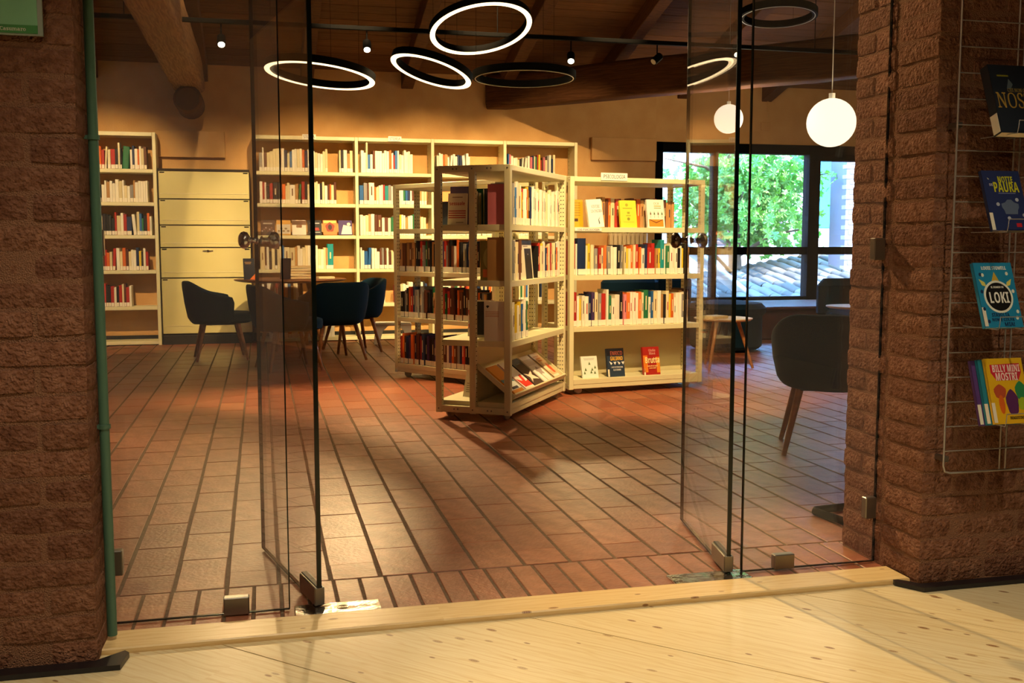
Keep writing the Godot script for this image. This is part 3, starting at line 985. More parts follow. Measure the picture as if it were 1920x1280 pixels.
const PALE := {"white": 24.0, "cream": 12.0, "tan": 2.0, "brown": 1.6, "black": 1.5, "red": 1.2, "orange": 0.7, "yellow": 0.4, "green": 0.6, "blue": 1.0, "navy": 0.7, "grey": 1.2, "pink": 0.4}
const MIXED := {"white": 12.0, "cream": 7.0, "tan": 2.0, "brown": 2.0, "black": 3.0, "red": 2.5, "orange": 1.8, "yellow": 1.2, "green": 1.2, "blue": 1.8, "navy": 1.2, "grey": 1.5, "pink": 0.8}
const DARK := {"black": 9.0, "brown": 5.0, "navy": 3.0, "red": 3.0, "orange": 1.4, "grey": 2.0, "green": 1.2, "white": 0.8, "tan": 1.6, "purple": 1.0}
const AGED := {"tan": 6.0, "brown": 5.0, "orange": 1.5, "cream": 2.0, "red": 1.0}
const CREAM := {"white": 20.0, "cream": 9.0, "tan": 0.8, "grey": 0.8, "yellow": 1.6, "red": 0.7, "blue": 0.5, "green": 0.3, "orange": 0.5, "black": 0.4}

func book_row(xf: Transform3D, a: float, b: float, pal: Dictionary, hr: Vector2, tr: Vector2, shelf: String, where: String, lab := 0.85, lean := 0.05, fixed := [], weight := 1.0, dr := Vector2(0.13, 0.17)):
	var x := a
	var k := 0
	while x < b - 0.004:
		var t := rng.randf_range(tr.x, tr.y)
		var h := rng.randf_range(hr.x, hr.y)
		var colour := weighted(pal)
		if k < fixed.size():
			colour = fixed[k][0]
			if fixed[k].size() > 1: t = fixed[k][1]
			if fixed[k].size() > 2: h = fixed[k][2]
		k += 1
		if x + t > b + 0.004: break
		var th := 0.0
		if rng.randf() < lean and x + t + 0.03 < b:
			th = -rng.randf_range(0.05, 0.10) * signf(rng.randf() - 0.4)
		var set_back := rng.randf_range(0.008, 0.028)
		var d := rng.randf_range(dr.x, dr.y)
		var ax := x + (h * sin(absf(th)) if th > 0 else 0.0)
		var foot := Vector3(ax + t / 2.0, 0, -set_back)
		var bas := Basis(Vector3(0, 0, 1), th)
		if th != 0.0: foot.y += t * 0.5 * absf(sin(th))
		var at := xf * Transform3D(bas, foot)
		book_list.append({"xf": at, "t": t - 0.0008, "h": h, "d": d, "c": colour, "lab": rng.randf() < lab, "label": "%s %s%s book on the %s shelf of the %s" % ["tall" if h > hr.x * 0.4 + hr.y * 0.6 else ("short" if h < hr.x * 0.7 + hr.y * 0.3 else "mid-height"), "thick " if t > 0.031 else ("slim " if t < 0.022 else ""), colour, shelf, where], "group": "books on the %s shelf of the %s" % [shelf, where], "w": weight, "v": rng.randf_range(-0.08, 0.08)})
		x += t + (h * sin(absf(th)) * 0.9 + 0.002 if th != 0.0 else 0.0)

func make_book_meshes():
	var m := MB.new()
	# spine slightly rounded, two boards; unit size, spine at z = 0, boards run back to z = -1
	var out := [Vector2(-0.5, -1), Vector2(-0.5, -0.05), Vector2(-0.36, -0.012), Vector2(0, 0), Vector2(0.36, -0.012), Vector2(0.5, -0.05), Vector2(0.5, -1)]
	var inn := [Vector2(-0.42, -1), Vector2(-0.42, -0.06), Vector2(-0.3, -0.05), Vector2(0, -0.045), Vector2(0.3, -0.05), Vector2(0.42, -0.06), Vector2(0.42, -1)]
	for i in 6:
		var a: Vector2 = out[i]; var b: Vector2 = out[i + 1]
		var c: Vector2 = inn[i]; var d: Vector2 = inn[i + 1]
		m.quad(Vector3(a.x, 0, a.y), Vector3(b.x, 0, b.y), Vector3(b.x, 1, b.y), Vector3(a.x, 1, a.y))
		m.quad(Vector3(d.x, 0, d.y), Vector3(c.x, 0, c.y), Vector3(c.x, 1, c.y), Vector3(d.x, 1, d.y))
		m.quad(Vector3(a.x, 1, a.y), Vector3(b.x, 1, b.y), Vector3(d.x, 1, d.y), Vector3(c.x, 1, c.y))
		m.quad(Vector3(b.x, 0, b.y), Vector3(a.x, 0, a.y), Vector3(c.x, 0, c.y), Vector3(d.x, 0, d.y))
	unit_cover = m.mesh()
	m = MB.new()
	m.at(Vector3(0, 0.5, -0.515), Vector3(0.84, 0.975, 0.95))
	unit_pages = m.mesh()
	m = MB.new()
	m.at(Vector3(0, 0.5, 0), Vector3(1, 1, 1))
	unit_label = m.mesh()

func bmat(colour: String, v: float) -> StandardMaterial3D:
	var step := int(round(v * 25.0))
	var key := "%s%d" % [colour, step]
	if not book_mat.has(key):
		var c := hexc(PAL[colour])
		c = c.lightened(step * 0.05) if step > 0 else c.darkened(-step * 0.06)
		book_mat[key] = mat(c, 0.5, 0.0, 0.4)
	return book_mat[key]

func place_books():
	make_book_meshes()
	for b in book_list:
		var d: float = (b.xf.origin - Vector3(0, 1.12, 0)).length()
		b.score = b.t * b.h / (d * d) * b.w
	book_list.sort_custom(func(p, q): return p.score > q.score)
	var rest := MB.new()
	rest.tint = Color.WHITE
	var n := 0
	for b in book_list:
		if n < 310:
			var o := Node3D.new()
			o.name = numbered("book")
			o.transform = b.xf
			add_child(o)
			tag(o, b.label, "book", b.group)
			obj("cover", unit_cover, bmat(b.c, b.v), o, Transform3D(Basis.from_scale(Vector3(b.t, b.h, b.d)), Vector3.ZERO))
			obj("pages", unit_pages, M.pages, o, Transform3D(Basis.from_scale(Vector3(b.t, b.h, b.d)), Vector3.ZERO))
			if b.t > 0.017 and int(b.h * 10000.0) % 3 != 0:
				var pale: bool = b.c in ["white", "cream", "yellow", "tan", "pink"]
				var bar: StandardMaterial3D = bmat(["brown", "navy", "red", "black"][int(b.t * 100000.0) % 4] if pale else "cream", 0.0)
				obj("spine_title", unit_label, bar, o, Transform3D(Basis.from_scale(Vector3(b.t * 0.22, b.h * (0.25 + 0.02 * (int(b.d * 10000.0) % 9)), 0.0012)), Vector3(0, b.h * 0.42, 0)))
			if b.lab: obj("spine_label", unit_label, M.label, o, Transform3D(Basis.from_scale(Vector3(b.t * 0.93, 0.042, 0.0024)), Vector3(0, 0.003, -0.0002)))
		else:
			var c := hexc(PAL[b.c])
			c = c.lightened(b.v) if b.v > 0 else c.darkened(-b.v)
			rest.tint = c.srgb_to_linear()
			rest.box(b.xf * T(0, b.h / 2, -b.d / 2), Vector3(b.t, b.h, b.d), minf(0.003, b.t * 0.2))
			if b.lab:
				rest.tint = hexc("f0ead6").srgb_to_linear()
				rest.box(b.xf * T(0, 0.024, 0), Vector3(b.t * 0.9, 0.042, 0.002), 0.0)
		n += 1
	if n > 310:
		var m := mat(Color.WHITE, 0.55, 0.0, 0.4)
		m.vertex_color_use_as_albedo = true
		var o := obj("books", rest, m)
		tag(o, "remaining smaller books filling the shelves of the bookcases", "books", "", "stuff")

# a book, card or magazine shown by its cover; origin at the foot of the cover, z out of it
func cover_book(called: String, label: String, xf: Transform3D, w: float, h: float, t: float, c: Color, group := "", category := "book") -> Node3D:
	var o := thing(called, label, category, xf, group)
	var m := MB.new()
	m.at(Vector3(0, h / 2, -0.001), Vector3(w, h, 0.002), 0.0005)
	m.at(Vector3(0, h / 2, -t + 0.001), Vector3(w, h, 0.002), 0.0005)
	m.at(Vector3(-w / 2 + 0.001, h / 2, -t / 2), Vector3(0.002, h, t), 0.0005)
	obj("cover", m, mat(c, 0.4, 0.0, 0.5), o)
	bx("pages", Vector3(0.001, h / 2, -t / 2), Vector3(w - 0.006, h - 0.004, maxf(t - 0.004, 0.001)), M.paper, o, 0.0)
	return o

func patch(o: Node3D, x: float, y: float, w: float, h: float, c: Color, called := "print", lift := 0.0004):
	bx(called, Vector3(x, y, lift / 2), Vector3(w, h, lift), mat(c, 0.45), o, 0.0)

func shape(o: Node3D, poly: Array, c: Color, lift := 0.0006, called := "print"):
	var m := MB.new()
	m.prism(Transform3D(), poly, 0.0, lift)
	obj(called, m, mat(c, 0.45), o)

func blob(cx: float, cy: float, rx: float, ry: float, k := 20, wob := 0.0) -> Array:
	var p := []
	for i in k:
		var a := TAU * i / k
		var f := 1.0 + wob * sin(a * 5.0)
		p.append(Vector2(cx + rx * f * cos(a), cy + ry * f * sin(a)))
	return p

func print_text(o: Node3D, words: String, cap: float, x: float, y: float, c: Color, font = null, wide := 0.0, lift := 0.0009):
	text(words, cap, T(x, y, lift), mat(c, 0.5), o, font, wide)

func lean(deg: float) -> Transform3D:
	return Transform3D(Basis(Vector3.RIGHT, -deg_to_rad(deg)), Vector3.ZERO)

# ---------------------------------------------------------------- fixed wall cases
func wall_case(label: String, x0: float, x1: float, ys: Array, right_post: bool, left_post := true) -> Node3D:
	var zf := -11.8
	var D := 0.28
	var o := thing("wall_bookcase", label, "bookcase", T(x0, 0, zf), "cream metal bookcases along the back wall")
	var W := x1 - x0
	if left_post: bx("upright", Vector3(0.0, 1.155, -D / 2), Vector3(0.036, 2.31, D), M.cream, o, 0.003)
	if right_post: bx("upright", Vector3(W, 1.155, -D / 2), Vector3(0.036, 2.31, D), M.cream, o, 0.003)
	bx("top", Vector3(W / 2, 2.288, -D / 2), Vector3(W - 0.04, 0.042, D - 0.004), M.cream, o, 0.003)
	for y in ys:
		var s := bx("shelf", Vector3(W / 2, y - 0.02, -D / 2 + 0.003), Vector3(W - 0.038, 0.04, D - 0.012), M.cream, o, 0.004)
	# slotted strip on the back edge of each side
	var m := MB.new()
	for sx in [0.0195, W - 0.0195]:
		for i in 48: m.at(Vector3(sx, 0.12 + i * 0.045, -D + 0.05), Vector3(0.0012, 0.012, 0.006))
	var h := obj("peg_holes", m, M.hole, o)
	h.set_meta("kind", "stuff")
	return o

func sign_card(o: Node3D, words: String, p: Vector3, w: float, h: float, size := 0.0, called := "sign_card"):
	var c := bx(called, p, Vector3(w, h, 0.002), M.white, o, 0.0)
	text(words, size if size > 0 else h * 0.52, T(0, 0, 0.0016), M.ink, c, sans, w * 0.82)

const ORD := ["top", "second", "third", "fourth", "fifth", "bottom"]

func build_wall_cases():
	var ys := [1.915, 1.56, 1.205, 0.825, 0.43, 0.05]
	var zf := -11.8
	# case beside the pier
	wall_case("cream wall bookcase with coloured books beside the flap cupboard", -2.02, -1.10, ys, true)
	var wl := "bookcase behind the green conduit"
	book_row(T(-1.98, ys[0], zf), 0.20, 0.80, MIXED, Vector2(0.20, 0.25), Vector2(0.016, 0.034), ORD[0], wl, 0.9, 0.05, [["red"], ["orange"], ["black"], ["orange", 0.05], ["red"], ["cream"], ["cream"], ["red", 0.045], ["black"], ["cream", 0.02, 0.28], ["black"], ["green", 0.065, 0.24], ["white"], ["navy"], ["white"]])
	book_row(T(-1.98, ys[1], zf), 0.18, 0.80, CREAM, Vector2(0.17, 0.25), Vector2(0.018, 0.036), ORD[1], wl, 0.9, 0.05, [["black"], ["white"], ["cream", 0.04], ["grey"], ["black"]])
	book_row(T(-1.98, ys[2], zf), 0.18, 0.83, MIXED, Vector2(0.18, 0.26), Vector2(0.016, 0.034), ORD[2], wl, 1.0, 0.03, [["cream"], ["red"], ["black"], ["cream", 0.05], ["black"], ["black"], ["black"], ["black"], ["red"], ["cream", 0.04], ["white"], ["red"], ["navy", 0.05]])
	book_row(T(-1.98, ys[3], zf), 0.12, 0.80, MIXED, Vector2(0.19, 0.25), Vector2(0.018, 0.036), ORD[3], wl, 1.0, 0.04, [["blue", 0.05], ["red"], ["white"], ["red"], ["white"], ["black"], ["brown"], ["red"], ["orange"]])
	book_row(T(-1.98, ys[4], zf), 0.12, 0.62, MIXED, Vector2(0.2, 0.26), Vector2(0.018, 0.036), ORD[4], wl, 1.0, 0.05, [["navy"], ["black"], ["red"], ["blue"], ["white", 0.025, 0.28], ["cream"], ["orange"]])
	# four bays
	var X := [-0.05, 1.075, 1.946, 2.803, 3.672]
	var c0 := wall_case("cream wall bookcase with a slanted magazine shelf behind the round table", X[0], X[1], ys, false)
	var c1 := wall_case("cream wall bookcase under the STORIA card", X[1], X[2], ys, false)
	wall_case("cream wall bookcase half hidden by the castor bookcases", X[2], X[3], ys, false)
	wall_case("cream wall bookcase beside the boxed wall panel", X[3], X[4], ys, true)
	sign_card(c0, "STORIA", Vector3(0.60, 2.300, 0.010), 0.15, 0.056, 0.032)
	sign_card(c1, "STORIA", Vector3(0.435, 2.300, 0.010), 0.15, 0.056, 0.032)
	var n0 := "wall bookcase behind the round table"
	var n1 := "STORIA wall bookcase"
	var n2 := "half hidden wall bookcase"
	var n3 := "wall bookcase by the box panel"
	book_row(T(X[0], ys[0], zf), 0.05, 0.82, PALE, Vector2(0.20, 0.26), Vector2(0.018, 0.036), ORD[0], n0, 0.95, 0.03, [["grey"], ["white"], ["brown"], ["cream"], ["cream"], ["cream"], ["cream", 0.04], ["brown"], ["white"], ["navy"]])
	book_row(T(X[0], ys[0], zf), 0.93, 1.09, PALE, Vector2(0.19, 0.25), Vector2(0.022, 0.04), ORD[0], n0, 0.8, 0.1, [["cream", 0.02], ["black", 0.03, 0.25], ["white", 0.04, 0.25], ["tan", 0.03]])
	book_row(T(X[0], ys[1], zf), 0.05, 0.90, MIXED, Vector2(0.19, 0.25), Vector2(0.018, 0.036), ORD[1], n0, 1.0, 0.02, [["white"], ["red"], ["white"], ["black"], ["red"], ["black", 0.06], ["black"], ["brown"], ["orange"], ["cream"], ["cream"], ["white", 0.06]])
	book_row(T(X[0], ys[3], zf), 0.04, 0.85, PALE, Vector2(0.2, 0.27), Vector2(0.02, 0.04), ORD[3], n0, 0.6, 0.05, [["cream", 0.05], ["brown"], ["white"], ["black"], ["cream"], ["black"], ["cream"], ["cream"], ["blue", 0.03], ["cream", 0.06], ["cream", 0.06], ["tan"]])
	book_list.append({"xf": T(X[0] + 0.815, ys[3], zf - 0.01), "t": 0.068, "h": 0.285, "d": 0.18, "c": "teal", "lab": true, "label": "thick teal binder-like book at the end of a shelf behind the table", "group": "books on the fourth shelf of the wall bookcase behind the round table", "w": 5.0, "v": 0.0})
	book_row(T(X[0], ys[4], zf), 0.05, 0.50, PALE, Vector2(0.2, 0.26), Vector2(0.022, 0.04), ORD[4], n0, 0.9, 0.04, [["white"], ["brown"], ["white"], ["white"], ["red", 0.05]])
	book_row(T(X[0], ys[5], zf), 0.12, 0.86, CREAM, Vector2(0.22, 0.27), Vector2(0.025, 0.045), ORD[5], n0, 0.9, 0.02)
	# magazines on the slanted shelf
	var mags := [["4a2f26", "dark brown"], ["d9a54a", "yellow headed"], ["efe9da", "white"], ["17181c", "black"], ["d97a3c", "orange"], ["3d2a66", "purple and white"]]
	for i in 6:
		var c := cover_book("magazine", "%s magazine propped on the slanted shelf behind the round table" % mags[i][1], T(X[0] + 0.13 + i * 0.172, ys[2] + 0.005, zf + 0.0) * lean(28), 0.155, 0.19, 0.006, hexc(mags[i][0]), "magazines on the slanted shelf", "magazine")
		match i:
			0:
				patch(c, 0, 0.145, 0.10, 0.018, hexc("cbbfa8"))
				for k in 7: shape(c, blob(-0.06 + k * 0.02, 0.05 + 0.02 * (k % 3), 0.008, 0.01), hexc("a35e4a") if k % 2 else hexc("c9b9a2"))
			1: 
				patch(c, 0, 0.075, 0.15, 0.12, hexc("cfc7b6"))
				for k in 5: shape(c, blob(-0.05 + k * 0.025, 0.05 + 0.03 * (k % 2), 0.015, 0.012), hexc("6b5a49"), 0.001)
			2:
				patch(c, 0, 0.155, 0.155, 0.055, hexc("6b4a35"))
				for k in 3: shape(c, blob(-0.02 + k * 0.02, 0.11, 0.012, 0.02), hexc("8a5a3a"), 0.001)
			3:
				patch(c, 0, 0.15, 0.11, 0.012, hexc("a9adb2"))
				patch(c, 0, 0.085, 0.09, 0.014, hexc("c8281e")); patch(c, 0, 0.066, 0.10, 0.012, hexc("c8281e"))
				patch(c, 0, 0.035, 0.12, 0.004, hexc("d8d4ca"))
			4:
				shape(c, blob(0, 0.1, 0.05, 0.06, 20, 0.1), hexc("8a2f1c"))
				shape(c, blob(0.0, 0.10, 0.022, 0.035), hexc("31150f"), 0.001)
				patch(c, 0, 0.17, 0.14, 0.03, hexc("e8c46a"))
			5:
				shape(c, [Vector2(-0.05, 0.01), Vector2(0.07, 0.01), Vector2(0.07, 0.11), Vector2(-0.02, 0.13)], hexc("efe6d2"))
				shape(c, blob(0.04, 0.14, 0.02, 0.02), hexc("e7dcc6"), 0.001)
	book_row(T(X[1], ys[0], zf), 0.05, 0.66, PALE, Vector2(0.20, 0.26), Vector2(0.018, 0.034), ORD[0], n1, 1.0, 0.02, [["white"], ["white"], ["cream", 0.02, 0.34], ["blue", 0.028], ["white"], ["brown"], ["white"], ["white"], ["white"], ["white"], ["white"], ["white"], ["orange"], ["white"], ["red"], ["blue"], ["white"]])
	book_row(T(X[1], ys[1], zf), 0.03, 0.80, MIXED, Vector2(0.19, 0.245), Vector2(0.018, 0.034), ORD[1], n1, 1.0, 0.02, [["blue", 0.045], ["grey", 0.04], ["brown"], ["white", 0.06], ["orange"], ["cream"], ["white"], ["white"], ["red"], ["teal", 0.04], ["grey"], ["white"], ["brown"]])
	book_row(T(X[1], ys[2], zf), 0.03, 0.80, CREAM, Vector2(0.20, 0.245), Vector2(0.022, 0.036), ORD[2], n1, 1.0, 0.0, [["white"], ["white"], ["cream"], ["tan"], ["white", 0.04], ["brown", 0.035], ["brown", 0.05], ["white"], ["brown", 0.04], ["white"]])
	book_row(T(X[1], ys[3], zf), 0.03, 0.50, PALE, Vector2(0.19, 0.25), Vector2(0.018, 0.034), ORD[3], n1, 1.0, 0.02, [["white"], ["white"], ["blue", 0.04], ["blue", 0.03], ["white"], ["white"], ["white"], ["brown"]])
	book_row(T(X[1], ys[4], zf), 0.04, 0.32, PALE, Vector2(0.20, 0.26), Vector2(0.022, 0.036), ORD[4], n1, 1.0, 0.0, [["white"], ["white"], ["white"], ["white"], ["blue", 0.04, 0.26], ["white"], ["white"], ["brown"]])
	book_row(T(X[1], ys[4], zf), 0.42, 0.80, MIXED, Vector2(0.2, 0.25), Vector2(0.02, 0.034), ORD[4], n1, 1.0, 0.0)
	book_row(T(X[2], ys[0], zf), 0.05, 0.46, PALE, Vector2(0.19, 0.24), Vector2(0.018, 0.032), ORD[0], n2, 0.3, 0.02)
	book_row(T(X[2], ys[2], zf), 0.05, 0.80, CREAM, Vector2(0.18, 0.24), Vector2(0.02, 0.034), ORD[2], n2, 1.0, 0.02)
	book_row(T(X[2], ys[4], zf), 0.05, 0.80, MIXED, Vector2(0.2, 0.26), Vector2(0.018, 0.034), ORD[4], n2, 0.8, 0.05, [], 0.5)
	book_row(T(X[3], ys[0], zf), 0.04, 0.62, MIXED, Vector2(0.18, 0.25), Vector2(0.014, 0.028), ORD[0], n3, 0.3, 0.12)
	book_row(T(X[3], ys[2], zf), 0.05, 0.5, MIXED, Vector2(0.19, 0.25), Vector2(0.018, 0.03), ORD[2], n3, 1.0, 0.02, [], 0.4)
	book_row(T(X[3], ys[4], zf), 0.05, 0.5, MIXED, Vector2(0.19, 0.25), Vector2(0.018, 0.03), ORD[4], n3, 1.0, 0.02, [], 0.4)

# ---------------------------------------------------------------- castor bookcases
func mobile_case(label: String, xf: Transform3D, L: float, D: float, hs: Array, mid := true, panel_to := 0.0) -> Node3D:
	var H := 1.60
	var o := thing("castor_bookcase", label, "bookcase", xf, "cream metal bookcases on castors")
	var pw := 0.042
	var zs := [-pw / 2, -D + pw / 2]
	if mid: zs.insert(1, -D / 2)
	for x in [0.018, L - 0.018]:
		for z in zs:
			bx("post", Vector3(x, 0.04 + (H - 0.04) / 2, z), Vector3(0.036, H - 0.04, pw), M.cream, o, 0.003)
		for y in [0.065, H - 0.02]:
			bx("end_rail", Vector3(x, y, -D / 2), Vector3(0.032, 0.042, D - pw), M.cream, o, 0.002)
	bx("top_sheet", Vector3(L / 2, H - 0.018, -D / 2), Vector3(L - 0.07, 0.036, D), M.cream, o, 0.003)
	for y in hs:
		if mid:
			for s in [[0.0, -D / 2 + 0.02], [-D / 2 - 0.02, -D]]:
				var m := MB.new()
				var zc: float = (s[0] + s[1]) / 2
				var dz: float = s[0] - s[1] - 0.006
				m.at(Vector3.ZERO, Vector3(L - 0.074, 0.006, dz), 0.001)
				m.at(Vector3(0, -0.016, dz / 2 - 0.001), Vector3(L - 0.074, 0.036, 0.003), 0.001)
				m.at(Vector3(0, -0.016, -dz / 2 + 0.001), Vector3(L - 0.074, 0.036, 0.003), 0.001)
				for e in [-1, 1]: m.at(Vector3(e * (L / 2 - 0.038), -0.016, 0), Vector3(0.003, 0.036, dz), 0.001)
				obj("shelf", m, M.cream, o, T(L / 2, y - 0.003, zc))
		else:
			bx("shelf", Vector3(L / 2, y - 0.018, -D / 2), Vector3(L - 0.074, 0.036, D - 0.01), M.cream, o, 0.003)
	for z in [-0.02, -D + 0.02]:
		bx("bottom_rail", Vector3(L / 2, 0.066, z), Vector3(L - 0.07, 0.044, 0.03), M.cream, o, 0.003)
	if panel_to > 0.0:
		bx("divider_panel", Vector3(L / 2, (0.1 + panel_to) / 2, -D / 2), Vector3(L - 0.08, panel_to - 0.1, 0.008), M.cream_panel, o, 0.0)
	var hm := MB.new()
	for x in [0.018, L - 0.018]:
		for z in zs:
			for i in 50:
				var y := 0.12 + i * 0.029
				for q in [-0.009, 0.009]:
					hm.at(Vector3(x + (0.0183 if x < L / 2 else -0.0183), y, z + q), Vector3(0.0008, 0.007, 0.007))
				if z < -0.1: hm.at(Vector3(x, y, z + pw / 2 + 0.0002), Vector3(0.016, 0.004, 0.0006))
	var ho := obj("peg_holes", hm, M.hole, o)
	ho.set_meta("kind", "stuff")
	var wm := MB.new()
	wm.lathe(Transform3D(Basis(Vector3(0, 0, 1), PI / 2), Vector3.ZERO), [Vector2(0, -0.011), Vector2(0.024, -0.011), Vector2(0.03, -0.006), Vector2(0.03, 0.006), Vector2(0.024, 0.011), Vector2(0, 0.011)], 18)
	wm.at(Vector3(0, 0.022, 0), Vector3(0.03, 0.03, 0.03), 0.004)
	var wmesh := wm.mesh()
	for x in [0.10, L - 0.10]:
		for z in [-0.06, -D + 0.06]:
			obj("castor", wmesh, M.castor, o, Transform3D(Basis(Vector3.UP, rng.randf_range(-0.8, 0.8) + PI / 2), Vector3(x, 0.03, z)))
	# screws on the end frame
	var sc := MB.new()
	for z in [-0.02, -D + 0.02, -D / 2, -D * 0.25, -D * 0.75, -D * 0.3, -D * 0.7]:
		for y in [0.066, H - 0.02]:
			sc.lathe(Transform3D(Basis(Vector3(0, 0, 1), PI / 2), Vector3(-0.0005, y, z)), [Vector2(0.006, -0.001), Vector2(0.005, 0.002), Vector2(0, 0.003)], 8)
	var so := obj("screws", sc, M.steel, o)
	so.set_meta("kind", "stuff")
	return o

func build_mobile_cases():
	var hs := [1.235, 0.885, 0.505, 0.115]
	var L := 1.18
	var D := 0.51
	# PSICOLOGIA case, facing the doorway
	var fc := frame(Vector3(0.9877, 0, -0.1565), Vector3(2.185, 0, -7.155))
	var C := mobile_case("cream castor bookcase topped by the PSICOLOGIA card", fc, 1.15, 0.5, hs, true, 0.47)
	sign_card(C, "PSICOLOGIA", Vector3(0.355, 1.605, 0.006), 0.22, 0.055, 0.028)
	sign_card(C, "150 PSICOLOGIA", Vector3(0.145, 1.218, 0.006), 0.22, 0.022, 0.012)
	var nc := "PSICOLOGIA bookcase"
	var back := fc * T(0, 0, -0.14)
	book_row(back * T(0.02, hs[0], 0), 0.30, 0.98, AGED, Vector2(0.19, 0.23), Vector2(0.02, 0.04), "top", nc, 0.0, 0.03, [], 1.0, Vector2(0.10, 0.105))
	var yb := cover_book("book", "mustard yellow book facing outward on the top PSICOLOGIA shelf", fc * T(0.095, hs[0], -0.11) * lean(4), 0.135, 0.205, 0.02, hexc("c9a017"))
	for k in 6: patch(yb, 0, 0.18 - k * 0.018, 0.09, 0.004, hexc("8a6a12"))
	patch(yb, -0.01, 0.055, 0.07, 0.022, hexc("4a2c14"))
	var v := cover_book("book", "white book titled VIVERE LA PAURA on the top PSICOLOGIA shelf", fc * T(0.235, hs[0], -0.03) * Transform3D(Basis(Vector3.BACK, 0.07), Vector3.ZERO) * lean(10), 0.125, 0.21, 0.022, hexc("eef0ea"))
	print_text(v, "VIVERE", 0.022, 0.01, 0.155, hexc("5a7486"), serif, 0.07)
	print_text(v, "LA PAURA", 0.022, 0.012, 0.122, hexc("5a7486"), serif, 0.09)
	shape(v, [Vector2(0.02, 0.02), Vector2(0.03, 0.03), Vector2(0.024, 0.055), Vector2(0.036, 0.08), Vector2(0.018, 0.055), Vector2(0.022, 0.03)], hexc("2a3a44"))
	var g := cover_book("book", "lime yellow book facing outward on the top PSICOLOGIA shelf", fc * T(0.505, hs[0], -0.03) * lean(9), 0.14, 0.205, 0.02, hexc("d9d62c"))
	shape(g, blob(-0.01, 0.17, 0.012, 0.012), hexc("a8a41e"))
	patch(g, -0.005, 0.145, 0.08, 0.007, hexc("a8a41e"))
	print_text(g, "10", 0.016, 0.0, 0.11, hexc("6a6a10"), sans_bold)
	patch(g, 0.0, 0.09, 0.04, 0.005, hexc("8f8c18"))
	shape(g, blob(0.0, 0.065, 0.012, 0.012), hexc("8f8c18"))
	patch(g, 0, 0.042, 0.09, 0.002, hexc("8f8c18"))
	var q := cover_book("book", "white book with small trees and an orange envelope drawing on PSICOLOGIA shelf", fc * T(0.742, hs[0], -0.03) * lean(9), 0.15, 0.215, 0.022, hexc("efece0"))
	print_text(q, "OCA", 0.018, 0.008, 0.185, hexc("7a8a4a"), sans, 0.045)
	patch(q, 0.018, 0.165, 0.06, 0.006, hexc("b9a23a")); patch(q, 0.018, 0.15, 0.06, 0.006, hexc("8a9a5a"))
	for k in 4:
		patch(q, -0.045 + k * 0.033, 0.09, 0.002, 0.03, hexc("5a4a2c"))
		shape(q, [Vector2(-0.052 + k * 0.033, 0.1), Vector2(-0.038 + k * 0.033, 0.1), Vector2(-0.045 + k * 0.033, 0.125)], hexc("4a6a3a") if k % 2 else hexc("6a4a2a"))
	patch(q, 0, 0.036, 0.125, 0.055, hexc("d98c22"))
	shape(q, [Vector2(-0.06, 0.06), Vector2(0.0, 0.035), Vector2(0.06, 0.06), Vector2(0.056, 0.064), Vector2(0.0, 0.042), Vector2(-0.056, 0.064)], hexc("6a3512"), 0.001)
	book_row(fc * T(0.04, hs[1], -0.012), 0.0, 1.0, CREAM, Vector2(0.19, 0.24), Vector2(0.015, 0.032), "second", nc, 1.0, 0.04, [["red", 0.02, 0.25], ["white"], ["navy", 0.068, 0.27], ["cream"], ["yellow"], ["cream"], ["grey", 0.03], ["red", 0.028], ["cream"], ["orange"], ["grey"], ["white"], ["white"], ["black"], ["grey"], ["cream"], ["yellow"], ["cream"], ["orange"], ["cream"], ["red"], ["orange"], ["white"], ["navy"], ["red", 0.04], ["red", 0.03], ["tan"], ["yellow"], ["teal", 0.035, 0.26]], 6.0)
	book_row(fc * T(0.04, hs[2], -0.012), 0.0, 1.0, CREAM, Vector2(0.20, 0.255), Vector2(0.015, 0.034), "third", nc, 1.0, 0.0, [["red", 0.03], ["white"], ["yellow", 0.02], ["white"], ["white"], ["navy", 0.022], ["purple", 0.028], ["cream"], ["grey"], ["red", 0.04, 0.24], ["white", 0.02, 0.27], ["green"], ["white", 0.03], ["white", 0.04], ["black", 0.028], ["pink"], ["orange", 0.034], ["white"], ["white"], ["white"], ["orange", 0.028], ["cream"], ["green", 0.045, 0.26], ["white"], ["blue", 0.022, 0.25], ["cream"], ["white"], ["tan"]], 6.0)
	book_row(fc * T(0.04, hs[2], -0.09), 0.96, 1.06, AGED, Vector2(0.24, 0.27), Vector2(0.024, 0.034), "third", nc, 0.0, 0.0, [["tan"], ["brown"], ["tan"]], 2.0)
	# three books shown on the bottom shelf
	var w0 := cover_book("book", "small white book with green fir tree drawings on the bottom PSICOLOGIA shelf", fc * T(0.20, hs[3], -0.045) * lean(14), 0.135, 0.165, 0.014, hexc("eef0e4"))
	patch(w0, 0.0, 0.148, 0.09, 0.003, hexc("9aa09a"))
	patch(w0, 0.0, 0.138, 0.08, 0.003, hexc("9aa09a"))
	for k in [[0.0, 0.10], [-0.035, 0.055], [-0.045, 0.03], [0.02, 0.055], [0.045, 0.07], [0.01, 0.035], [0.04, 0.03]]:
		shape(w0, [Vector2(k[0] - 0.009, k[1]), Vector2(k[0] + 0.009, k[1]), Vector2(k[0], k[1] + 0.024)], hexc("55703a"))
	var w1 := cover_book("book", "dark blue book by ENRICO GALIANO on the bottom PSICOLOGIA shelf", fc * T(0.415, hs[3], -0.035) * lean(10), 0.145, 0.215, 0.024, hexc("2c3c52"))
	patch(w1, 0, 0.187, 0.145, 0.056, hexc("14141c"))
	print_text(w1, "ENRICO", 0.030, 0.008, 0.178, hexc("b9604a"), sans, 0.10)
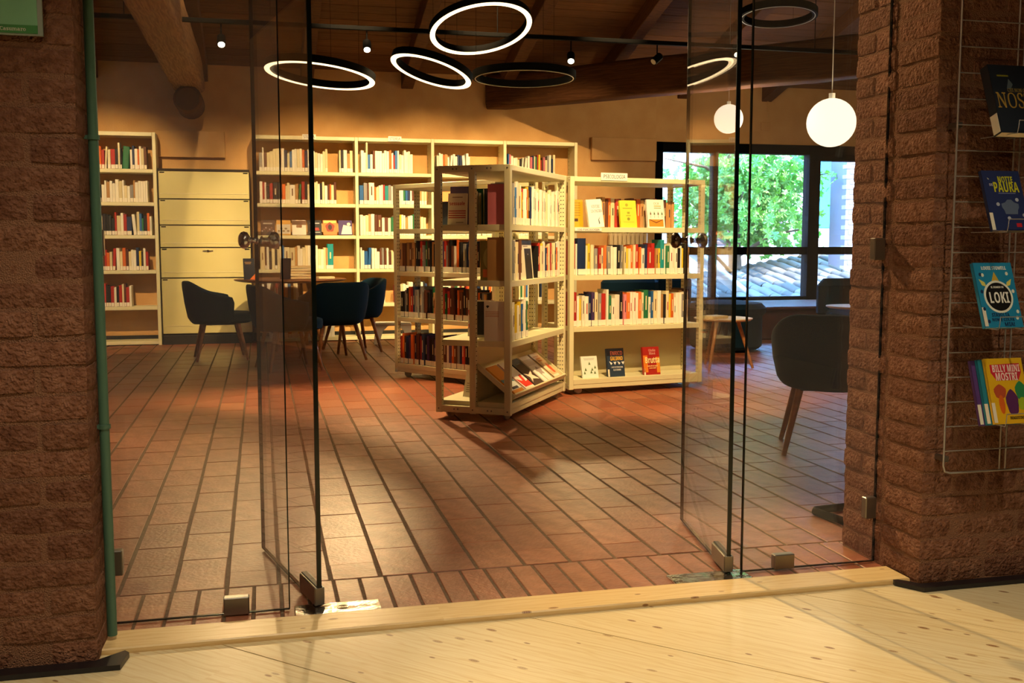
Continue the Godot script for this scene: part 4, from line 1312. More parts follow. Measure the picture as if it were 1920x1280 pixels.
	print_text(w1, "GALIANO", 0.030, 0.008, 0.138, hexc("e8b52a"), sans_bold, 0.105)
	for k in 4: shape(w1, [Vector2(-0.055 + k * 0.034, 0.118 - 0.006 * (k % 2)), Vector2(-0.028 + k * 0.034, 0.104 + 0.01 * (k % 2)), Vector2(-0.04 + k * 0.034, 0.09)], hexc("e8ecea"))
	print_text(w1, "L'ARTE DI SBAGLIARE", 0.012, 0.008, 0.072, hexc("d8dcde"), sans_bold, 0.10)
	print_text(w1, "ALLA GRANDE", 0.012, 0.008, 0.052, hexc("d8dcde"), sans_bold, 0.065)
	patch(w1, -0.064, 0.03, 0.014, 0.055, hexc("e8e0c8"), "label")
	var w2 := cover_book("book", "red and orange book titled Brutta on the bottom PSICOLOGIA shelf", fc * T(0.725, hs[3], -0.035) * lean(10), 0.145, 0.215, 0.024, hexc("a5241c"))
	patch(w2, -0.052, 0.085, 0.038, 0.13, hexc("dd7d22")); patch(w2, 0.058, 0.075, 0.03, 0.12, hexc("dd8d2a"))
	print_text(w2, "Giulia", 0.018, 0.01, 0.188, hexc("e0b0a0"), serif, 0.06)
	print_text(w2, "Blasi", 0.018, 0.01, 0.164, hexc("e0b0a0"), serif, 0.055)
	print_text(w2, "Brutta", 0.046, 0.008, 0.112, hexc("f2e9a8"), sans_bold, 0.125)
	print_text(w2, "storia di un corpo", 0.011, 0.006, 0.068, hexc("f0d890"), sans_bold, 0.09)
	print_text(w2, "come tanti", 0.011, 0.006, 0.052, hexc("f0d890"), sans_bold, 0.06)
	patch(w2, -0.064, 0.025, 0.014, 0.05, hexc("e8e0c8"), "label")
	for p in [0.20, 0.415, 0.725]:
		var st := thing("book_stand", "clear acrylic stand holding a displayed book on the bottom PSICOLOGIA shelf", "book stand", fc * T(p, hs[3], -0.09), "acrylic book stands")
		var m := MB.new()
		m.tube([Vector3(-0.05, 0.002, 0.03), Vector3(-0.05, 0.002, -0.03), Vector3(-0.045, 0.12, 0.0)], 0.0025, 6)
		m.tube([Vector3(0.05, 0.002, 0.03), Vector3(0.05, 0.002, -0.03), Vector3(0.045, 0.12, 0.0)], 0.0025, 6)
		obj("wire", m, M.acrylic, st)
	# angled double case (A): x runs away along its right-hand face
	var fa := frame(Vector3(0.555, 0, -0.832), Vector3(1.492, 0, -6.145))
	mobile_case("cream double sided castor bookcase turned with its open end to the doorway", fa, L, D, hs, true, 0.47)
	var na := "angled castor bookcase"
	book_row(fa * T(0.04, hs[0], -0.01), 0.02, 1.08, CREAM, Vector2(0.21, 0.26), Vector2(0.016, 0.034), "top", na, 1.0, 0.0, [["pink", 0.03, 0.25], ["white"], ["grey"], ["white"], ["blue"], ["white", 0.04, 0.27], ["cream", 0.05, 0.25], ["white"], ["yellow"], ["red", 0.03], ["white"], ["white"], ["orange"], ["yellow"], ["brown"], ["navy"], ["white"]], 6.0)
	book_row(fa * T(0.04, hs[1], -0.01), 0.02, 0.26, PALE, Vector2(0.23, 0.26), Vector2(0.02, 0.034), "second", na, 1.0, 0.0, [["tan", 0.035, 0.27], ["white"], ["grey"], ["white"]], 6.0)
	book_row(fa * T(0.04, hs[1], -0.01), 0.60, 1.08, MIXED, Vector2(0.20, 0.25), Vector2(0.018, 0.034), "second", na, 1.0, 0.0, [["black"], ["red"], ["cream"], ["yellow"], ["white"], ["white"], ["navy"], ["orange"]], 6.0)
	book_row(fa * T(0.04, hs[2], -0.01), 0.02, 0.40, CREAM, Vector2(0.20, 0.25), Vector2(0.02, 0.04), "third", na, 1.0, 0.0, [["white", 0.035, 0.25], ["white"], ["white"], ["yellow", 0.04], ["white"], ["cream"], ["yellow"], ["blue"], ["white"]], 6.0)
	# left-hand side of A, seen through the open end
	var fl := fa * Transform3D(Basis(Vector3.UP, PI), Vector3(L, 0, -D))
	book_row(fl * T(0.04, hs[0], -0.01), 0.25, 0.98, DARK, Vector2(0.19, 0.25), Vector2(0.02, 0.04), "far top", na, 0.6, 0.0, [], 0.5)
	var sx := cover_book("book", "white and red striped book facing the open end of the angled bookcase", fa * T(0.09, hs[0], -0.395) * Transform3D(Basis(Vector3.UP, -PI / 2), Vector3.ZERO) * lean(5), 0.13, 0.20, 0.016, hexc("e9dcc2"))
	patch(sx, 0, 0.175, 0.07, 0.006, hexc("9a7a6a"))
	print_text(sx, "sessuale", 0.022, 0.0, 0.135, hexc("b1202a"), sans_bold, 0.105)
	for k in 4: patch(sx, 0, 0.088 - k * 0.014, 0.118, 0.006, hexc("b1202a"))
	patch(sx, 0.02, 0.015, 0.05, 0.004, hexc("6a4a3a"))
	var rb := cover_book("book", "black, white and red comic-like book standing inside the angled bookcase", fa * T(0.33, hs[2], -0.33) * Transform3D(Basis(Vector3.UP, -PI / 2 + 0.25), Vector3.ZERO) * lean(4), 0.17, 0.24, 0.02, hexc("d8d2c6"))
	patch(rb, 0.0, 0.12, 0.07, 0.22, hexc("121014"))
	shape(rb, blob(-0.06, 0.15, 0.022, 0.05, 16, 0.2), hexc("c8281e"))
	shape(rb, blob(-0.06, 0.06, 0.02, 0.04, 16, 0.2), hexc("c8281e"))
	patch(rb, 0.05, 0.2, 0.05, 0.004, hexc("3a3a40"))
	var wc := cover_book("book", "dark blue cover book with a black doorway drawing on the angled bookcase", fa * T(0.42, hs[1], -0.03) * lean(5), 0.24, 0.255, 0.03, hexc("e6dcc0"))
	patch(wc, 0, 0.24, 0.24, 0.03, hexc("16204a"))
	patch(wc, 0.035, 0.10, 0.13, 0.20, hexc("101018"))
	patch(wc, 0.0, 0.214, 0.09, 0.006, hexc("8a8070"))
	shape(wc, [Vector2(0.03, 0.165), Vector2(0.045, 0.165), Vector2(0.0375, 0.155)], hexc("e8e0d0"), 0.001)
	var ol := cover_book("book", "olive book with a pale arch facing the open end of the angled bookcase", fa * T(0.065, hs[1], -0.14) * Transform3D(Basis(Vector3.UP, -PI / 2), Vector3.ZERO), 0.17, 0.25, 0.02, hexc("6a5a28"))
	shape(ol, blob(0.0, 0.14, 0.065, 0.08, 24), hexc("8a7a44"))
	patch(ol, -0.045, 0.045, 0.045, 0.05, hexc("b5562a"))
	var wb := cover_book("book", "white book with a small heart facing the open end of the angled bookcase", fa * T(0.05, hs[2], -0.12) * Transform3D(Basis(Vector3.UP, -PI / 2), Vector3.ZERO), 0.15, 0.25, 0.02, hexc("e6dccb"))
	shape(wb, [Vector2(-0.05, 0.205), Vector2(-0.038, 0.22), Vector2(-0.05, 0.225), Vector2(-0.062, 0.22)], hexc("2a2420"))
	for k in 4: patch(wb, -0.02, 0.185 - k * 0.01, 0.09, 0.003, hexc("b5664a"))
	var tag_card := cover_book("notice_card", "folded paper notice standing on the lowest board of the angled bookcase", fa * T(0.20, hs[3], -0.36) * Transform3D(Basis(Vector3.UP, -PI / 2 - 0.3), Vector3.ZERO) * lean(14), 0.11, 0.19, 0.004, hexc("e9dfc8"), "", "card")
	for k in 5: patch(tag_card, 0, 0.09 - k * 0.014, 0.07, 0.004, hexc("8a7a68"))
	shape(tag_card, blob(0.012, 0.14, 0.016, 0.013), hexc("7a2a20"))
	# slanted magazine shelf at the foot of A
	var sl := thing("display_shelf", "slanted cream display shelf with magazines at the foot of the angled bookcase", "display shelf", fa * T(0.045, 0.155, 0.0))
	var bs := Transform3D(Basis(Vector3.RIGHT, -deg_to_rad(52)), Vector3.ZERO)
	rotbox("board", bs * T(0.545, 0.155, -0.012), Vector3(1.08, 0.33, 0.008), M.cream, sl, 0.002)
	rotbox("lip", bs * T(0.545, 0.0, 0.008), Vector3(1.08, 0.012, 0.034), M.cream, sl, 0.002)
	for e in [0.004, 1.086]: rotbox("side_edge", bs * T(e, 0.155, 0.0), Vector3(0.006, 0.33, 0.034), M.cream, sl, 0.002)
	var mg := [["orange and sea blue", "d98a2a"], ["white and red", "ece6d6"], ["dark brown", "3a2320"], ["white floral", "e8e4da"], ["warm patterned", "d8b98a"]]
	for i in 5:
		var c := cover_book("magazine", "%s booklet lying on the slanted display shelf" % mg[i][0], fa * T(0.045, 0.155, 0.0) * bs * T(0.14 + i * 0.205, 0.008, 0.012), 0.18, 0.255, 0.012, hexc(mg[i][1]), "booklets on the slanted display shelf", "booklet")
		match i:
			0:
				shape(c, [Vector2(-0.09, 0.03), Vector2(0.09, 0.03), Vector2(0.09, 0.10), Vector2(0.0, 0.09), Vector2(-0.09, 0.12)], hexc("e6eae6"))
				shape(c, [Vector2(-0.09, 0.09), Vector2(-0.02, 0.08), Vector2(0.05, 0.10), Vector2(0.09, 0.09), Vector2(0.09, 0.12), Vector2(-0.09, 0.13)], hexc("3f7f8a"), 0.001)
				patch(c, 0.0, 0.045, 0.11, 0.02, hexc("3a3a44"), "print", 0.0012)
			1:
				patch(c, -0.084, 0.128, 0.012, 0.255, hexc("8a1420"))
				shape(c, [Vector2(-0.05, 0.02), Vector2(0.09, 0.02), Vector2(0.09, 0.07), Vector2(0.04, 0.06), Vector2(0.06, 0.13), Vector2(0.02, 0.12), Vector2(0.0, 0.07), Vector2(-0.07, 0.10)], hexc("dc2f22"))
			2:
				patch(c, 0.0, 0.205, 0.07, 0.008, hexc("7a6a64"))
				shape(c, [Vector2(-0.08, 0.03), Vector2(-0.02, 0.06), Vector2(0.08, 0.04), Vector2(0.03, 0.09), Vector2(0.08, 0.13), Vector2(-0.02, 0.10), Vector2(-0.08, 0.12), Vector2(-0.04, 0.075)], hexc("e2d2bc"))
			3:
				patch(c, 0, 0.19, 0.18, 0.06, hexc("cfc6bc"))
				shape(c, blob(0.01, 0.10, 0.05, 0.035, 20, 0.25), hexc("a0908a"))
				patch(c, -0.02, 0.04, 0.012, 0.07, hexc("9a8a6a"))
			4:
				patch(c, -0.083, 0.128, 0.014, 0.255, hexc("2c2a1e"))
				for k in 3: patch(c, 0.0, 0.22 - k * 0.022, 0.12 - 0.02 * k, 0.012, hexc("c77a2a"))
				shape(c, blob(0.03, 0.09, 0.025, 0.05, 16, 0.15), hexc("cf4a22"))
				shape(c, blob(-0.03, 0.10, 0.03, 0.03, 16, 0.1), hexc("e8dcb8"))
				patch(c, 0.0, 0.02, 0.12, 0.02, hexc("efe6cc"))
	# dark-book case behind (B)
	var fb := frame(Vector3(0.57, 0, 0.82), Vector3(1.075, 0, -8.56))
	mobile_case("cream castor bookcase full of dark books behind the angled one", fb, 1.15, D, hs, true, 0.0)
	var nb := "castor bookcase of dark books"
	book_row(fb * T(0.04, hs[1], -0.01), 0.0, 0.20, {"brown": 3.0, "tan": 2.0}, Vector2(0.23, 0.24), Vector2(0.03, 0.045), "second", nb, 1.0, 0.0, [], 3.0)
	book_row(fb * T(0.04, hs[1], -0.01), 0.205, 1.07, DARK, Vector2(0.21, 0.26), Vector2(0.02, 0.036), "second", nb, 1.0, 0.0, [["black"], ["black"], ["red"], ["grey"], ["green"], ["brown"]], 3.0)
	book_row(fb * T(0.04, hs[2], -0.01), 0.0, 1.07, DARK, Vector2(0.21, 0.26), Vector2(0.02, 0.036), "third", nb, 1.0, 0.0, [["black", 0.05], ["grey"], ["black"], ["orange"], ["red"]], 3.0)
	book_row(fb * T(0.04, hs[3], -0.01), 0.0, 1.07, DARK, Vector2(0.22, 0.27), Vector2(0.02, 0.036), "bottom", nb, 1.0, 0.02, [["red"], ["orange"], ["brown"]], 3.0)
	var dk := cover_book("book", "dark landscape cover book leaning on the top shelf of the dark-book case", fb * T(0.56, hs[0], -0.05) * lean(10), 0.15, 0.22, 0.02, hexc("232a34"))
	shape(dk, [Vector2(-0.075, 0.05), Vector2(0.0, 0.10), Vector2(0.075, 0.06), Vector2(0.075, 0.0), Vector2(-0.075, 0.0)], hexc("3a4654"))

# ---------------------------------------------------------------- chairs and tables
var chair_proto: Node3D
func superell(a: float, rx: float, rz: float, p := 0.72) -> Vector3:
	return Vector3(signf(sin(a)) * pow(absf(sin(a)), p) * rx, 0, signf(cos(a)) * pow(absf(cos(a)), p) * rz)

# tub chair looking along +z, feet on y = 0
func make_chair(label: String, group: String) -> Node3D:
	var t := thing("tub_chair", label, "chair", Transform3D(), group)
	# shell: a wall bent round the back; a = 0 is the middle of the back
	var m := MB.new()
	var P := []
	var steps := 40
	for i in steps + 1:
		var f := float(i) / steps * 2.0 - 1.0
		var a := f * deg_to_rad(112)
		var e := absf(f)
		var top := 0.755 - 0.145 * smoothstep(0.25, 1.0, e)
		var bot := 0.345 + 0.02 * e
		var th := 0.052
		var close := 1.0 if e < 0.93 else sqrt(maxf(0.0, 1.0 - pow((e - 0.93) / 0.07, 2.0)))
		var midh := (top + bot) / 2
		var hh := (top - bot) / 2 * (0.55 + 0.45 * close)
		var row := []
		for j in 18:
			var b := TAU * j / 18
			var cx := signf(cos(b)) * pow(absf(cos(b)), 0.5)
			var cy := signf(sin(b)) * pow(absf(sin(b)), 0.34)
			var y := midh + cy * hh
			var flare := 0.05 * (y - 0.345) / 0.4 - 0.045 * pow(clampf((0.46 - y) / 0.12, 0.0, 1.0), 2.0)
			var q := superell(a, 0.262 + flare, -(0.255 + flare))
			var outw := Vector3(sin(a), 0, -cos(a))
			row.append(Vector3(q.x, y, q.z) + outw * cx * th / 2 * close)
		P.append(row)
	m.sheet(P, false, true)
	obj("shell", m, M.teal_cloth, t)
	# seat cushion
	var s := MB.new()
	var rows := []
	for k in 9:
		var b := -PI / 2 + PI * k / 8
		var rr := 0.86 + 0.14 * pow(cos(b), 0.4)
		if k == 0 or k == 8: rr = 0.0
		elif k == 1 or k == 7: rr = 0.88
		var row := []
		for i in 28:
			var a := TAU * i / 28
			var q := superell(a, 0.235 * rr, 0.265 * rr, 0.8)
			row.append(Vector3(q.x, 0.405 + 0.055 * sin(b), q.z + 0.06))
		rows.append(row)
	s.sheet(rows, false, true, false)
	obj("seat", s, M.teal_cloth, t)
	var u := MB.new()
	u.at(Vector3(0, 0.35, 0.02), Vector3(0.34, 0.02, 0.36), 0.005)
	obj("seat_base", u, M.black, t)
	for sx in [-1, 1]:
		for sz in [-1, 1]:
			var l := MB.new()
			l.tube([Vector3(sx * 0.245, 0.0, sz * 0.235 + 0.02), Vector3(sx * 0.165, 0.36, sz * 0.155 + 0.02)], [0.0125, 0.021], 12)
			obj("leg", l, M.leg_wood, t)
	return t

func chair(label: String, group: String, p: Vector3, face: Vector3):
	var c: Node3D
	if chair_proto == null:
		chair_proto = make_chair(label, group)
		c = chair_proto
	else:
		c = chair_proto.duplicate()
		c.name = numbered("tub_chair")
		add_child(c)
		tag(c, label, "chair", group)
	c.transform = Transform3D(Basis(Vector3.UP, atan2(face.x, face.z)), p)

func build_seating():
	# round table with chairs in front of the wall cases
	var tc := Vector3(0.30, 0, -11.1)
	var t := thing("round_table", "round wooden table with a stack of books and chairs around it", "table", Transform3D(Basis(), tc))
	var m := MB.new()
	m.lathe(T(0, 0.715, 0), [Vector2(0, 0), Vector2(0.52, 0), Vector2(0.575, 0.012), Vector2(0.585, 0.02), Vector2(0.58, 0.027), Vector2(0, 0.027)], 48)
	obj("top", m, M.table_wood, t)
	for k in 4:
		var a := TAU * k / 4 + 0.5
		var l := MB.new()
		l.tube([Vector3(cos(a) * 0.36, 0, sin(a) * 0.36), Vector3(cos(a) * 0.2, 0.71, sin(a) * 0.2)], [0.016, 0.026], 12)
		obj("leg", l, M.leg_wood, t)
	var gr := "teal tub chairs around the round table"
	chair("teal tub chair seen from the side in front of the flap cupboard", gr, Vector3(-0.42, 0, -10.28), Vector3(1, 0, -0.10))
	chair("teal tub chair with its back turned to the doorway at the round table", gr, Vector3(0.66, 0, -9.95), Vector3(-0.35, 0, -1))
	chair("teal tub chair facing sideways to the round table by the STORIA shelves", gr, Vector3(0.92, 0, -10.70), Vector3(-1, 0, 0.25))
	chair("teal tub chair behind the glass door with the chrome knob", gr, Vector3(0.20, 0, -9.30), Vector3(1, 0, -0.25))
	chair("large teal tub chair standing behind the rack pier", "teal tub chairs by the window", Vector3(2.98, 0, -4.92), Vector3(0.5, 0, -1))
	# things on the table
	var y := 0.742
	for k in 5:
		var b := thing("book", "flat lying cream book, number %s from below in the table stack" % ["one", "two", "three", "four", "five"][k], "book", Transform3D(Basis(Vector3.UP, 0.1 * sin(k * 2.0)), tc + Vector3(0.10, y, 0.05)), "books stacked on the round table")
		bx("cover", Vector3(0, 0.014, 0), Vector3(0.22, 0.026, 0.15), M.paper if k % 2 else bmat("tan", 0.0), b, 0.002)
		bx("pages", Vector3(0.003, 0.014, 0.001), Vector3(0.216, 0.018, 0.152), M.pages, b, 0.0)
		y += 0.028
	for q in [[-0.42, "dark blue event card with an orange corner standing on the round table", 0.3], [-0.06, "slanted black card holder beside the book stack on the round table", -0.5]]:
		var c := cover_book("table_card", q[1], Transform3D(Basis(Vector3.UP, q[2]), tc + Vector3(q[0], 0.742, 0.12)) * lean(6), 0.12, 0.22, 0.004, hexc("141a2c"), "", "card")
		if q[0] < -0.2:
			shape(c, [Vector2(0.0, 0.0), Vector2(0.06, 0.0), Vector2(0.06, 0.06)], hexc("c8641e"))
			patch(c, -0.01, 0.18, 0.07, 0.006, hexc("b98a4a")); patch(c, -0.01, 0.165, 0.06, 0.006, hexc("b98a4a"))
	var flat := thing("book", "open pale booklet lying flat beside the stack on the round table", "book", Transform3D(Basis(Vector3.UP, 0.2), tc + Vector3(0.36, 0.742, 0.05)), "")
	bx("cover", Vector3(0, 0.012, 0), Vector3(0.17, 0.022, 0.12), bmat("cream", 0.0), flat, 0.002)
	# white plastic step stool
	var s := thing("step_stool", "white plastic step stool in front of the STORIA bookcase", "stool", Transform3D(Basis(Vector3.UP, -0.1), Vector3(1.42, 0, -11.42)))
	bx("tread", Vector3(0, 0.222, 0), Vector3(0.40, 0.03, 0.26), M.white, s, 0.01)
	for sx in [-1, 1]:
		var lp := MB.new()
		lp.prism(Transform3D(Basis(), Vector3.ZERO), [Vector2(sx * 0.19, 0.21), Vector2(sx * 0.215, 0.0), Vector2(sx * 0.16, 0.0), Vector2(sx * 0.115, 0.15), Vector2(sx * 0.05, 0.21)] if sx < 0 else [Vector2(0.05, 0.21), Vector2(0.115, 0.15), Vector2(0.16, 0.0), Vector2(0.215, 0.0), Vector2(0.19, 0.21)], 0.07, 0.12)
		obj("leg", lp, M.white, s)
		obj("leg", lp, M.white, s, T(0, 0, -0.20))
		bx("side_panel", Vector3(sx * 0.195, 0.12, 0), Vector3(0.012, 0.2, 0.2), M.white, s, 0.003)
	# window corner: sofa, pouf, low tables
	var so := thing("sofa", "dark teal sofa behind the PSICOLOGIA bookcase", "sofa", T(4.42, 0, -11.2))
	bx("seat", Vector3(0, 0.28, 0.10), Vector3(1.2, 0.24, 0.62), M.teal_cloth, so, 0.05)
	bx("backrest", Vector3(-0.2, 0.52, -0.20), Vector3(0.70, 0.42, 0.20), M.teal_cloth, so, 0.07)
	bx("backrest", Vector3(0.36, 0.53, -0.20), Vector3(0.42, 0.44, 0.20), M.teal_cloth, so, 0.07)
	for sx in [-1, 1]: bx("foot", Vector3(sx * 0.5, 0.08, 0.1), Vector3(0.06, 0.16, 0.4), M.black, so, 0.01)
	var pf := thing("pouf", "round blue pouf between the window bench and the bronze knob door", "pouf", T(4.72, 0, -9.85))
	var pm := MB.new()
	pm.lathe(Transform3D(), [Vector2(0, 0.03), Vector2(0.34, 0.03), Vector2(0.37, 0.06), Vector2(0.37, 0.36), Vector2(0.40, 0.40), Vector2(0.41, 0.45), Vector2(0.36, 0.50), Vector2(0.2, 0.52), Vector2(0, 0.525)], 36)
	obj("cushion", pm, M.teal_cloth, pf)
	var lt := thing("side_table", "low round pale table with splayed wooden legs beside the blue pouf", "table", T(4.02, 0, -8.45))
	var lm := MB.new()
	lm.lathe(T(0, 0.43, 0), [Vector2(0, 0), Vector2(0.24, 0), Vector2(0.26, 0.014), Vector2(0.26, 0.022), Vector2(0, 0.022)], 40)
	obj("top", lm, M.pale_top, lt)
	for k in 3:
		var a := TAU * k / 3 + 0.35
		var l := MB.new()
		l.tube([Vector3(cos(a) * 0.27, 0, sin(a) * 0.27), Vector3(cos(a) * 0.13, 0.43, sin(a) * 0.13)], [0.012, 0.018], 10)
		obj("leg", l, M.leg_wood, lt)
	var bk := thing("book", "closed pale book lying on the low side table", "book", Transform3D(Basis(Vector3.UP, 0.4), Vector3(3.92, 0.452, -8.42)))
	bx("cover", Vector3(0, 0.012, 0), Vector3(0.2, 0.024, 0.14), bmat("cream", 0.0), bk, 0.002)
	bx("pages", Vector3(0.003, 0.012, 0.001), Vector3(0.196, 0.016, 0.142), M.pages, bk, 0.0)
	var ac := thing("armchair", "teal armchair in front of the window beside the rack pier", "armchair", T(6.38, 0, -10.0))
	bx("seat", Vector3(0.1, 0.28, 0.2), Vector3(0.9, 0.26, 0.7), M.teal_cloth, ac, 0.05)
	bx("backrest", Vector3(0.1, 0.5, -0.2), Vector3(1.0, 0.46, 0.2), M.teal_cloth, ac, 0.08)
	for sx in [-1, 1]: bx("foot", Vector3(0.1 + sx * 0.38, 0.08, 0.2), Vector3(0.06, 0.16, 0.5), M.black, ac, 0.01)
	var tt := thing("side_table", "pale round side table in front of the teal armchair", "table", T(5.72, 0, -9.0))
	var tm := MB.new()
	tm.lathe(T(0, 0.48, 0), [Vector2(0, 0), Vector2(0.28, 0), Vector2(0.30, 0.014), Vector2(0.30, 0.022), Vector2(0, 0.022)], 40)
	obj("top", tm, M.pale_top, tt)
	var tb := MB.new()
	tb.tube([Vector3(0, 0.0, 0), Vector3(0, 0.48, 0)], 0.03, 12)
	tb.lathe(Transform3D(), [Vector2(0, 0), Vector2(0.2, 0), Vector2(0.2, 0.012), Vector2(0, 0.02)], 24)
	obj("pedestal", tb, M.black_metal, tt)
	# black tube foot of a stand just inside the entrance
	var st := thing("tube_stand", "black steel tube foot of a stand just behind the rack pier", "stand", T(2.20, 0.017, -3.74))
	var sm := MB.new()
	sm.tube([Vector3(1.0, 0, -0.10), Vector3(0.4, 0, -0.045), Vector3(0.06, 0, -0.008), Vector3(0.015, 0, 0.0), Vector3(0.0, 0, 0.02), Vector3(0.005, 0, 0.06), Vector3(0.06, 0, 0.30), Vector3(0.12, 0.0, 0.38), Vector3(0.25, 0, 0.40)], 0.016, 12)
	obj("foot_tube", sm, M.black_metal, st)
	var um := MB.new()
	um.tube([Vector3(1.0, 0, -0.10), Vector3(1.04, 0.05, -0.10), Vector3(1.05, 1.0, -0.10)], 0.016, 12)
	obj("upright_tube", um, M.black_metal, st)

# ---------------------------------------------------------------- lamps
func omni(parent: Node, p: Vector3, energy: float, c: Color, size := 0.05):
	var l := OmniLight3D.new()
	l.name = "light"
	l.position = p
	l.light_energy = energy
	l.light_color = c
	l.light_size = size
	l.omni_range = 30.0
	l.omni_attenuation = 2.0
	l.shadow_enabled = true
	parent.add_child(l, true)

func spot(parent: Node, from: Vector3, to: Vector3, energy: float, deg: float, c: Color, size := 0.04, soft := 0.6):
	var l := SpotLight3D.new()
	l.name = "light"
	l.light_energy = energy
	l.light_color = c
	l.light_size = size
	l.spot_angle = deg
	l.spot_angle_attenuation = soft
	l.spot_range = 40.0
	l.spot_attenuation = 2.0
	l.shadow_enabled = true
	parent.add_child(l, true)
	l.look_at_from_position(from, to)


const WARM := Color(1.0, 0.84, 0.59)

func ring_lamp(label: String, centre: Vector3, R: float, tilt: Vector3, lit: bool, energy := 0.0):
	# tilt: how the light face leans, as seen along the line from the doorway to the lamp
	var r := (centre - Vector3(0, 1.12, 0)).normalized()
	var rx := r.cross(Vector3.UP).normalized()
	var nrm := rx * tilt.x + rx.cross(r) * tilt.y - r * tilt.z
	# y of the lamp points up, its light face looks down along -y
	var up := -nrm.normalized()
	var side := up.cross(Vector3.FORWARD).normalized()
	var b := Basis(side, up, side.cross(up))
	var t := thing("ring_lamp", label, "ceiling lamp", Transform3D(b, centre), "black ring pendants under the ceiling")
	var m := MB.new()
	var w := 0.044
	var h := 0.055
	m.lathe(Transform3D(), [Vector2(R - w / 2, 0), Vector2(R + w / 2, 0), Vector2(R + w / 2, h), Vector2(R - w / 2, h)].map(func(q): return q), 72, false, true)
	obj("hoop", m, M.black_metal, t)
	var d := MB.new()
	if lit:
		d.lathe(Transform3D(), [Vector2(R - w / 2 + 0.001, -0.002), Vector2(R - w / 2 + 0.003, -0.006), Vector2(R + w / 2 - 0.003, -0.006), Vector2(R + w / 2 - 0.001, -0.002)], 72, false, true)
	else:
		d.lathe(Transform3D(), [Vector2(R - 0.004, -0.002), Vector2(R - 0.003, -0.004), Vector2(R + 0.003, -0.004), Vector2(R + 0.004, -0.002)], 72, false, true)
	obj("diffuser", d, M.lamp if lit else M.diffuser_off, t)
	var c := MB.new()
	var inv := Transform3D(b, centre).affine_inverse()
	for k in 3:
		var a := TAU * k / 3 + 0.4
		var p := Vector3(R * cos(a), h, R * sin(a))
		var g := Transform3D(b, centre) * p
		var ceil_y := 3.04 + 0.28 * (g.z + 12.1)
		c.tube([p, inv * Vector3(g.x, ceil_y, g.z)], 0.0012, 5, false)
	obj("cable", c, M.black_metal, t)
	if lit and energy > 0.0:
		for k in 4:
			var a := TAU * k / 4 + 0.3
			var p := Transform3D(b, centre) * Vector3(R * cos(a), -0.03, R * sin(a))
			spot(t, p, p - up, energy / 4.0, 68, WARM, 0.03, 0.5)

func track_spot(label: String, p: Vector3, aim: Vector3, energy: float, deg: float, track_y: float, glow := true):
	var t := thing("track_spotlight", label, "spotlight", Transform3D(Basis(), p), "spotlights on the ceiling track")
	var d := (aim - p).normalized()
	var m := MB.new()
	m.tube([-d * 0.10, -d * 0.09, d * 0.0], [0.025, 0.034, 0.034], 16)
	obj("barrel", m, M.black_metal, t)
	var s := MB.new()
	s.tube([-d * 0.05, Vector3(-d.x * 0.05, track_y - p.y, -d.z * 0.05)], 0.006, 8)
	obj("stem", s, M.black_metal, t)
	var g := MB.new()
	g.tube([d * 0.0, d * 0.004], 0.027, 16)
	obj("lens", g, M.spot_lens if glow else M.diffuser_off, t)
	if energy > 0.0:
		spot(t, p + d * 0.02, aim, energy, deg, WARM, 0.03)

